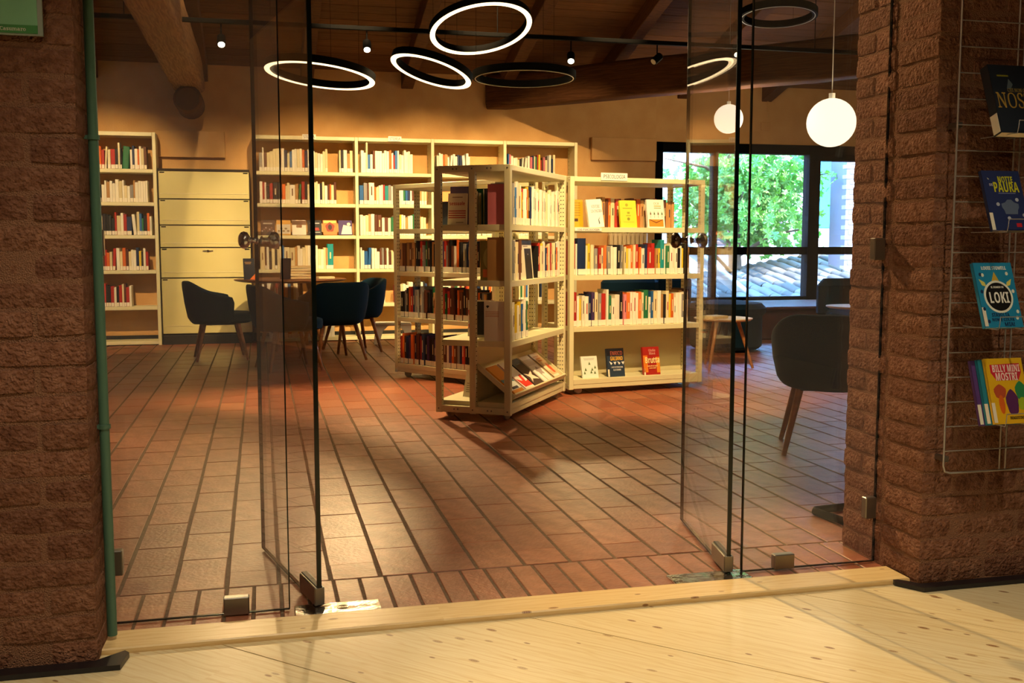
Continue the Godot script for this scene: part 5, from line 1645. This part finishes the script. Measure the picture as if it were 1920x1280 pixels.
func build_lamps():
	var tr := thing("track_rail", "black lighting track crossing under the ceiling", "lighting track", T(2.0, 2.885, -8.7))
	bx("rail", Vector3.ZERO, Vector3(9.0, 0.035, 0.035), M.black_metal, tr, 0.003)
	for x in [-3.0, 0.0, 3.0]:
		var m := MB.new()
		m.tube([Vector3(x, 0.01, 0), Vector3(x, 1.05, 0)], 0.004, 6)
		obj("hanger", m, M.black_metal, tr)
	var tr2 := thing("track_rail", "black lighting track above the entrance side of the room", "lighting track", T(1.0, 4.15, -7.6))
	bx("rail", Vector3.ZERO, Vector3(8.0, 0.035, 0.035), M.black_metal, tr2, 0.003)
	for x in [-3.0, 0.0, 3.0]:
		var m := MB.new()
		m.tube([Vector3(x, 0.01, 0), Vector3(x, 0.13, 0)], 0.004, 6)
		obj("hanger", m, M.black_metal, tr2)
	# spots in view: they look towards the entrance
	track_spot("lit track spotlight above the round table beside the light beam", Vector3(-0.27, 2.70, -8.68), Vector3(-0.2, 0, -6.4), 4.0, 34, 2.885)
	track_spot("lit track spotlight between the ring lamps", Vector3(0.89, 2.71, -8.68), Vector3(0.75, 0, -6.6), 14.0, 34, 2.885)
	track_spot("small lit track spotlight beside the unlit ring", Vector3(2.65, 2.69, -8.68), Vector3(2.0, 0, -6.4), 6.5, 34, 2.885)
	track_spot("unlit track spotlight turned aside under the diagonal beam", Vector3(3.42, 2.72, -8.7), Vector3(2.4, 1.9, -8.4), 0.0, 30, 2.885, false)
	# spots nearer the entrance wash the wall cases
	var k := 0
	for q in [[-1.6, Vector3(-1.7, 1.1, -11.9), 24.0], [-0.4, Vector3(-0.5, 1.0, -11.9), 9.0], [0.8, Vector3(0.7, 1.15, -11.9), 34.0], [1.9, Vector3(1.9, 1.15, -11.9), 34.0], [3.0, Vector3(3.1, 1.2, -11.9), 27.0]]:
		track_spot("lit track spotlight aimed at the wall bookcases, %s along the entrance track" % ["first", "second", "third", "fourth", "fifth"][k], Vector3(q[0], 4.0, -7.6), q[1], q[2], 18, 4.15)
		k += 1
	track_spot("lit track spotlight aimed at the PSICOLOGIA bookcase", Vector3(2.0, 3.9, -4.5), Vector3(2.65, 0.85, -7.1), 30.0, 23, 5.1)
	track_spot("lit track spotlight aimed at the glass entrance", Vector3(0.6, 4.0, -7.6), Vector3(1.7, 1.1, -3.0), 30.0, 17, 4.15)
	# rings
	var R := 0.4
	ring_lamp("largest lit ring lamp hanging highest above the bookcases", Vector3(1.784, 2.853, -8.356), 0.4, Vector3(0.174 * 0.888, -0.985 * 0.888, 0.46), true, 0.55)
	ring_lamp("lit ring lamp hanging above the chrome knob door", Vector3(0.472, 2.40, -8.145), 0.4, Vector3(-0.113 * 0.976, -0.994 * 0.976, 0.216), true, 0.55)
	ring_lamp("small tilted lit ring lamp between the larger rings", Vector3(1.304, 2.435, -7.959), 0.3, Vector3(-0.29 * 0.957, -0.957 * 0.957, 0.29), true, 0.5)
	ring_lamp("unlit black ring lamp in front of the diagonal beam", Vector3(2.117, 2.451, -8.234), 0.4, Vector3(0.0, -0.985, 0.17), false)
	ring_lamp("unlit ring lamp high above the rack pier", Vector3(4.25, 3.0, -8.0), 0.3, Vector3(0.0, -0.96, 0.28), false)
	# globes
	for g in [[Vector3(3.48, 1.868, -5.83), "larger glowing white globe pendant near the rack pier", 0.7], [Vector3(4.76, 2.405, -9.97), "smaller looking glowing globe pendant in front of the window wall", 1.1]]:
		var t := thing("globe_pendant", g[1], "pendant lamp", Transform3D(Basis(), g[0]), "white globe pendants")
		var m := MB.new()
		var prof := []
		for i in 17:
			var a := -PI / 2 + PI * i / 16
			prof.append(Vector2(maxf(cos(a) * 0.15, 0.0), sin(a) * 0.15))
		m.lathe(Transform3D(), prof, 36, true)
		obj("shade", m, M.globe, t)
		var c := MB.new()
		var top: float = 3.05 + 0.28 * (g[0].z + 12.1) - g[0].y
		c.tube([Vector3(0, 0.15, 0), Vector3(0, top, 0)], 0.003, 6)
		c.tube([Vector3(0, 0.145, 0), Vector3(0, 0.18, 0)], 0.02, 10)
		obj("cord", c, M.white, t)
		omni(t, Vector3.ZERO, g[2], Color(1.0, 0.88, 0.68), 0.14)
	# downlights of the near room, above the picture
	var i := 0
	for q in [[Vector3(0.1, 3.19, -1.2), Vector3(0.4, 0, -2.2), 4.2], [Vector3(1.7, 3.19, -1.1), Vector3(1.5, 0, -2.0), 3.0]]:
		var t := thing("downlight", ["recessed downlight above the pine boards by the signed pier", "recessed downlight above the pine boards by the rack pier"][i], "ceiling lamp", Transform3D(Basis(), q[0]), "recessed downlights of the near room")
		var m := MB.new()
		m.lathe(Transform3D(), [Vector2(0.05, 0), Vector2(0.065, 0), Vector2(0.065, 0.012), Vector2(0.05, 0.012)], 28, false, true)
		obj("trim_ring", m, M.black_metal, t)
		var l := MB.new()
		l.lathe(T(0, 0.006, 0), [Vector2(0.0, 0.0), Vector2(0.05, 0.0), Vector2(0.05, 0.004), Vector2(0, 0.004)], 24)
		obj("lens", l, M.spot_lens, t)
		spot(t, q[0] + Vector3(0, -0.012, 0), q[1], q[2], 38, Color(1.0, 0.92, 0.78), 0.05)
		i += 1

	var pl := thing("ceiling_panel_lamp", "square ceiling lamp of the near room behind the viewer", "ceiling lamp", T(-1.2, 3.17, 0.8))
	bx("housing", Vector3(0, 0.015, 0), Vector3(0.5, 0.03, 0.5), M.black_metal, pl, 0.004)
	bx("diffuser", Vector3(0, -0.003, 0), Vector3(0.46, 0.008, 0.46), M.globe, pl, 0.002)
	omni(pl, Vector3(0, -0.12, 0), 1.1, Color(1.0, 0.86, 0.68), 0.1)

# ---------------------------------------------------------------- wire rack with children's books
func rack_book(called: String, label: String, x: float, y: float, w: float, h: float, t: float, c: Color) -> Node3D:
	# foot stands forward in its wire pocket, the top leans on the grid
	return cover_book(called, label, Transform3D(Basis(Vector3.UP, 0.0), Vector3(x, y, -2.655)) * lean(20), w, h, t, c, "children's books in the wire rack")

func build_rack():
	var t := thing("wire_rack", "chrome wire display rack fixed to the brick pier", "rack", T(2.107, 0.385, -2.80))
	var f := MB.new()
	f.tube([Vector3(0.0, 2.0, 0), Vector3(0.0, 0.025, 0), Vector3(0.006, 0.006, 0), Vector3(0.025, 0.0, 0), Vector3(0.9, 0, 0)], 0.0032, 8)
	obj("frame_wire", f, M.wire, t)
	var hw := MB.new()
	hw.tube([Vector3(0, 0, 0), Vector3(0.9, 0, 0)], 0.0020, 6)
	var hm := hw.mesh()
	for i in range(1, 24): obj("wire", hm, M.wire, t, T(0, i * 0.0790 - 0.006, 0.004))
	var vw := MB.new()
	vw.tube([Vector3(0, 0, 0), Vector3(0, 2.0, 0)], 0.0026, 6)
	var vm := vw.mesh()
	for x in [0.212, 0.234, 0.45, 0.472, 0.69, 0.712]: obj("wire", vm, M.wire, t, T(x, 0, -0.004))
	for p in [[0.012, 0.045], [0.012, 1.1]]:
		var b := bx("fixing", Vector3(p[0], p[1], -0.026), Vector3(0.018, 0.018, 0.05), M.steel, t, 0.002)
	# pockets: a wire loop in front of each book's foot
	for q in [[2.23, 1.448], [2.21, 1.157], [2.196, 0.864], [2.235, 0.567]]:
		var m := MB.new()
		var o := Vector3(q[0], q[1], -2.64) - Vector3(2.107, 0.385, -2.80)
		m.tube([o + Vector3(-0.045, -0.004, -0.15), o + Vector3(-0.045, -0.004, 0.01), o + Vector3(-0.045, 0.012, 0.014), o + Vector3(-0.04, 0.034, 0.010), o + Vector3(0.04, 0.034, 0.010), o + Vector3(0.045, 0.012, 0.014), o + Vector3(0.045, -0.004, 0.01), o + Vector3(0.045, -0.004, -0.15)], 0.0016, 6)
		obj("pocket", m, M.wire, t)
	# black book, cut by the picture's edge
	var b1 := rack_book("book", "thick black book with gold lettering on the wire rack", 2.226, 1.448, 0.15, 0.225, 0.035, hexc("1c2530"))
	print_text(b1, "NOST", 0.05, -0.005, 0.105, hexc("a88a3a"), serif, 0.125)
	print_text(b1, "CHI NON C'E", 0.012, 0.012, 0.140, hexc("9a8a4a"), serif, 0.07)
	patch(b1, -0.03, 0.188, 0.04, 0.005, hexc("8a8a1e"))
	shape(b1, [Vector2(-0.012, 0.178), Vector2(0.0, 0.16), Vector2(-0.01, 0.145), Vector2(-0.024, 0.145)], hexc("5a6a72"))
	shape(b1, blob(0.03, 0.06, 0.012, 0.03), hexc("10141a"))
	bx("spine_label", Vector3(-0.0755, 0.035, -0.018), Vector3(0.001, 0.06, 0.03), M.label, b1, 0.0)
	# NOTTE DI PAURA
	var b2 := rack_book("book", "dark blue book titled NOTTE DI PAURA on the wire rack", 2.203, 1.157, 0.135, 0.195, 0.012, hexc("23305e"))
	print_text(b2, "NOTTE", 0.020, 0.012, 0.165, hexc("c8c81e"), sans_bold, 0.052)
	print_text(b2, "DI", 0.008, -0.042, 0.148, hexc("b8b8c8"), sans_bold)
	print_text(b2, "PAURA", 0.032, 0.010, 0.140, hexc("c8c81e"), sans_bold, 0.088)
	patch(b2, 0.01, 0.121, 0.06, 0.003, hexc("6a74a0"))
	shape(b2, [Vector2(-0.05, 0.172), Vector2(-0.044, 0.166), Vector2(-0.048, 0.166)], hexc("d8d8b8"))
	for k in [[-0.03, 0.085], [0.055, 0.05], [0.0, 0.04], [0.04, 0.10]]: shape(b2, blob(k[0], k[1], 0.006, 0.006, 10), hexc("aeb6c4"))
	shape(b2, blob(0.012, 0.075, 0.03, 0.024, 14, 0.15), hexc("5a6a86"))
	patch(b2, -0.061, 0.03, 0.012, 0.055, hexc("e6e0cc"), "label")
	patch(b2, 0.03, 0.018, 0.018, 0.012, hexc("b8202a"))
	# LOKI
	var b3 := rack_book("book", "bright blue book with LOKI in a black disc on the wire rack", 2.193, 0.864, 0.137, 0.208, 0.014, hexc("1f86b4"))
	print_text(b3, "LOUIE STOWELL", 0.011, 0.002, 0.190, hexc("eef2ea"), sans_bold, 0.088)
	shape(b3, [Vector2(-0.058, 0.155), Vector2(-0.05, 0.135), Vector2(-0.035, 0.13), Vector2(-0.04, 0.145)], hexc("e0d86a"))
	shape(b3, [Vector2(0.058, 0.155), Vector2(0.04, 0.145), Vector2(0.035, 0.13), Vector2(0.05, 0.135)], hexc("e0d86a"))
	shape(b3, [Vector2(-0.014, 0.146), Vector2(0.014, 0.146), Vector2(0.0, 0.178)], hexc("c8a83a"))
	shape(b3, blob(0, 0.098, 0.051, 0.052, 36), hexc("e9eee0"), 0.0008)
	shape(b3, blob(0, 0.098, 0.044, 0.045, 36), hexc("0d0d10"), 0.0014)
	text("IL DIARIO DI", 0.006, T(0, 0.128, 0.0024), mat(hexc("e8ece6"), 0.5), b3, sans_bold, 0.045)
	text("LOKI", 0.034, T(0, 0.094, 0.0024), mat(hexc("f2f4ee"), 0.5), b3, sans_bold, 0.068)
	print_text(b3, "STAVOLTA", 0.012, -0.006, 0.040, hexc("12305a"), sans_bold, 0.062)
	print_text(b3, "NON E COLPA", 0.010, 0.0, 0.025, hexc("12305a"), sans_bold, 0.078)
	print_text(b3, "MIA!", 0.012, 0.02, 0.010, hexc("12305a"), sans_bold, 0.035)
	for k in [[-0.05, 0.17], [-0.042, 0.168], [0.045, 0.172], [0.056, 0.115], [-0.058, 0.06], [0.058, 0.05], [0.052, 0.03], [-0.05, 0.02], [-0.055, 0.115]]: shape(b3, blob(k[0], k[1], 0.005, 0.006, 10, 0.2), hexc("e4e8d8") if k[0] > -0.045 else hexc("18325c"))
	patch(b3, -0.061, 0.035, 0.012, 0.06, hexc("e6e0cc"), "label")
	# BILLY MINI MOSTRI, front copy of three
	for k in 3:
		var z = [[0.0, "yellow book titled BILLY MINI MOSTRI on the wire rack", "e2b41e"], [0.014, "teal spined book behind the yellow one on the wire rack", "1f7f96"], [0.027, "purple spined book behind the yellow one on the wire rack", "5a3a78"]][k]
		var b := cover_book("book", z[1], Transform3D(Basis(), Vector3(2.242 - k * 0.015, 0.567, -2.655)) * lean(18) * T(0, 0, -z[0]), 0.135, 0.205, 0.012, hexc(z[2]), "children's books in the wire rack")
		patch(b, -0.0615, 0.035, 0.012, 0.062, hexc("e6e0cc"), "label")
		if k == 0:
			shape(b, [Vector2(-0.052, 0.185), Vector2(0.055, 0.188), Vector2(0.058, 0.16), Vector2(0.045, 0.135), Vector2(-0.035, 0.135), Vector2(-0.052, 0.16)], hexc("c8283c"))
			print_text(b, "BILLY MINI", 0.022, 0.004, 0.172, hexc("f0e0d8"), sans_bold, 0.098)
			print_text(b, "MOSTRI", 0.024, 0.002, 0.146, hexc("f0e0d8"), sans_bold, 0.078)
			shape(b, blob(-0.03, 0.1, 0.022, 0.022, 16, 0.06), hexc("b8502e"))
			shape(b, blob(0.045, 0.1, 0.02, 0.03, 16, 0.06), hexc("2f8a54"))
			shape(b, blob(0.008, 0.065, 0.022, 0.04, 16, 0.06), hexc("5a2a5c"), 0.001)
			shape(b, blob(-0.03, 0.06, 0.01, 0.03, 12), hexc("d8641e"), 0.0008)
			shape(b, blob(0.045, 0.06, 0.018, 0.02, 14, 0.08), hexc("a8c028"), 0.001)
			print_text(b, "DEAGOSTINI", 0.009, 0.015, 0.017, hexc("2a2418"), sans_bold, 0.05)

# ---------------------------------------------------------------- outside the window
func build_outside():
	struct(bx("ground_outside", Vector3(8, -1.6, -24), Vector3(60, 0.2, 23), M.ground, null, 0.0), "courtyard ground outside the window", "ground")
	# building across the courtyard with wooden louvres
	var b := thing("courtyard_building", "pale plastered building with wooden louvres across the courtyard", "building", T(11.0, -1.5, -22.0))
	bx("wall", Vector3(0, 3.5, -0.3), Vector3(26, 7.0, 0.4), M.ext_wall, b, 0.0)
	for q in [[-0.6, 2.9, 0.5, 1.1], [1.52, 2.4, 0.36, 1.9], [0.55, 3.2, 0.8, 0.7]]:
		var p := bx("louvre_frame", Vector3(q[0], q[1], 0.0), Vector3(q[2] + 0.12, q[3] + 0.12, 0.06), M.ext_grey, b, 0.0)
		var n := int(q[3] / 0.11)
		var sm := MB.new()
		sm.at(Vector3.ZERO, Vector3(q[2], 0.07, 0.03), 0.004)
		var mesh := sm.mesh()
		for i in n: obj("slat", mesh, M.ext_slat, p, Transform3D(Basis(Vector3.RIGHT, 0.5), Vector3(0, -q[3] / 2 + (i + 0.5) * 0.11, 0.06)))
	bx("white_pier", Vector3(0.0, 1.2, 0.2), Vector3(0.22, 2.6, 0.3), M.ext_white, b, 0.01)
	bx("white_pier", Vector3(1.13, 1.2, 0.2), Vector3(0.4, 2.3, 0.3), M.ext_white, b, 0.01)
	bx("eave", Vector3(0, 7.1, 0.5), Vector3(26.4, 0.25, 2.0), M.roof_dark, b, 0.0)
	# teal blind, brick pier at the right
	var tb := thing("teal_blind", "hanging teal fabric blind outside the window", "blind", T(10.95, -1.5, -18.0))
	bx("fabric", Vector3(0, 3.85, 0), Vector3(0.95, 1.9, 0.06), M.ext_teal, tb, 0.02)
	for sx in [-1, 1]: bx("post", Vector3(sx * 0.52, 2.4, -0.02), Vector3(0.05, 4.8, 0.05), M.ext_grey, tb, 0.004)
	var bp := thing("brick_pier", "sunlit pale brick pier outside the window", "pier", T(8.56, -1.5, -14.0))
	bx("core", Vector3(0.235, 2.6, 0.02), Vector3(0.60, 5.2, 0.44), M.ext_grey, bp, 0.0)
	var pm := MB.new()
	pm.at(Vector3.ZERO, Vector3(0.24, 0.062, 0.12), 0.006)
	var pmesh := pm.mesh()
	for k in 62:
		for j in 2:
			obj("brick", pmesh, M.ext_brick, bp, T(0.06 + j * 0.25 + (0.06 if k % 2 else 0.0) - 0.01, 0.6 + k * 0.075, 0.19))
	# roof of curved tiles just below the window
	var rf := thing("tile_roof", "low roof of weathered curved tiles right outside the window", "roof", T(6.4, 0.16, -12.6))
	var slope := Basis(Vector3(0, 0, 1), deg_to_rad(9)) * Basis(Vector3.RIGHT, deg_to_rad(9))
	rotbox("deck", Transform3D(slope, slope * Vector3(1.6, -0.05, -1.2)), Vector3(4.4, 0.05, 3.0), M.roof_dark, rf, 0.0)
	var tm := MB.new()
	var P := []
	for i in 9:
		var a := PI * i / 8
		P.append([Vector3(cos(a) * 0.085, sin(a) * 0.055, 0.19), Vector3(cos(a) * 0.07, sin(a) * 0.045, -0.19)])
	tm.sheet(P, false, false)
	var Q := []
	for i in 9:
		var a := PI * i / 8
		Q.append([Vector3(cos(a) * 0.072, sin(a) * 0.043, 0.19), Vector3(cos(a) * 0.058, sin(a) * 0.034, -0.19)])
	tm.sheet(Q, false, false, true)
	for i in 8: tm.quad(P[i][0], P[i + 1][0], Q[i + 1][0], Q[i][0])
	var tmesh := tm.mesh()
	for i in 22:
		for j in 9:
			var p := slope * Vector3(-0.45 + i * 0.19, 0.0 + 0.012 * (j % 2), 0.1 - j * 0.30)
			obj("roof_tile", tmesh, M["roof_tile%d" % (rng.randi() % 3)], rf, Transform3D(slope * Basis(Vector3.RIGHT, 0.06) * Basis(Vector3.UP, rng.randf_range(-0.05, 0.05)), p))
	# white sloping rail
	var rl := thing("stair_rail", "white sloping stair rail outside the window", "rail", T(0, 0, -13.6))
	var rm := MB.new()
	rm.tube([Vector3(5.5, 1.36, 0), Vector3(6.98, 0.25, 0)], 0.085, 4)
	obj("handrail", rm, M.ext_white, rl)
	var rm2 := MB.new()
	rm2.tube([Vector3(5.5, 1.0, -0.05), Vector3(6.5, 0.24, -0.05)], 0.05, 4)
	obj("lower_rail", rm2, M.ext_white, rl)
	# tree
	var t := thing("courtyard_tree", "bright green leafy tree filling the window", "tree", T(7.35, -1.5, -14.9))
	var tk := MB.new()
	tk.tube([Vector3(0.1, 0, -0.2), Vector3(0.0, 1.5, -0.1), Vector3(-0.1, 2.8, 0), Vector3(-0.3, 4.4, 0.1)], [0.16, 0.13, 0.09, 0.03], 10)
	for k in 14:
		var a := k * 2.4
		var y := 1.9 + k * 0.17
		tk.tube([Vector3(-0.05, y, 0), Vector3(-0.05 + cos(a) * 0.7, y + 0.35, sin(a) * 0.5), Vector3(-0.05 + cos(a) * 1.5, y + 0.45, sin(a) * 1.0)], [0.04, 0.025, 0.008], 6)
	obj("trunk", tk, M.bark, t)
	var lm := MB.new()
	# five-lobed leaf, cupped a little
	var lobes := []
	for i in 15:
		var a := -PI * 0.42 + TAU * 0.92 * i / 14 - PI * 0.02
		var r := 0.085 if i % 3 == 1 else (0.055 if i % 3 == 0 else 0.062)
		lobes.append(Vector3(sin(a) * r, cos(a) * r, -0.012 + 0.02 * (i % 2)))
	for i in 14:
		var nn: Vector3 = (lobes[i] - Vector3.ZERO).cross(lobes[i + 1]).normalized()
		if nn.z < 0: nn = -nn
		lm.tri(Vector3.ZERO, lobes[i + 1], lobes[i], nn, nn, nn)
	var leaf_mesh := lm.mesh()
	leaf_mesh.surface_set_material(0, M.leaf)
	var mm := MultiMesh.new()
	mm.transform_format = MultiMesh.TRANSFORM_3D
	mm.use_colors = true
	mm.mesh = leaf_mesh
	var n := 2300
	mm.instance_count = n
	var lr := RandomNumberGenerator.new()
	lr.seed = 77
	var clumps := []
	for k in 46:
		var d := Vector3(lr.randfn(), lr.randfn() * 0.9, lr.randfn()).normalized() * pow(lr.randf(), 0.4)
		clumps.append([Vector3(d.x * 1.25 - 0.05, 3.4 + d.y * 1.05, d.z * 0.8), lr.randf_range(0.25, 0.5)])
	for i in n:
		var c = clumps[lr.randi() % clumps.size()]
		var p: Vector3 = c[0] + Vector3(lr.randfn(), lr.randfn() * 0.7, lr.randfn()) * c[1] * 0.62
		var bas := Basis.from_euler(Vector3(lr.randf_range(-1.1, 0.4), lr.randf() * TAU, lr.randf_range(-0.6, 0.6))).scaled(Vector3.ONE * lr.randf_range(0.7, 1.3))
		mm.set_instance_transform(i, Transform3D(bas, p))
		var g := lr.randf()
		mm.set_instance_color(i, Color(0.75 + 0.5 * g, 0.85 + 0.3 * g, 0.7 + 0.2 * g))
	var mi := MultiMeshInstance3D.new()
	mi.multimesh = mm
	mi.name = "foliage"
	M.leaf.vertex_color_use_as_albedo = true
	mi.material_override = M.leaf
	mi.set_meta("kind", "stuff")
	t.add_child(mi)
	# grass tuft on the roof edge
	var gt := MB.new()
	for i in 160:
		var p := Vector3(lr.randf_range(-0.7, 0.7), 0, lr.randf_range(-0.2, 0.2))
		var tip := p + Vector3(lr.randf_range(-0.12, 0.12), lr.randf_range(0.15, 0.42), lr.randf_range(-0.06, 0.06))
		var w := Vector3(0.012, 0, 0)
		var nn := Vector3(0, 0.2, 1).normalized()
		gt.tri(p - w, p + w, tip, nn, nn, nn)
	tag(obj("grass_tuft", gt, M.grass, null, T(8.0, 0.28, -15.2)), "wild grass growing behind the tile roof", "grass", "", "stuff")
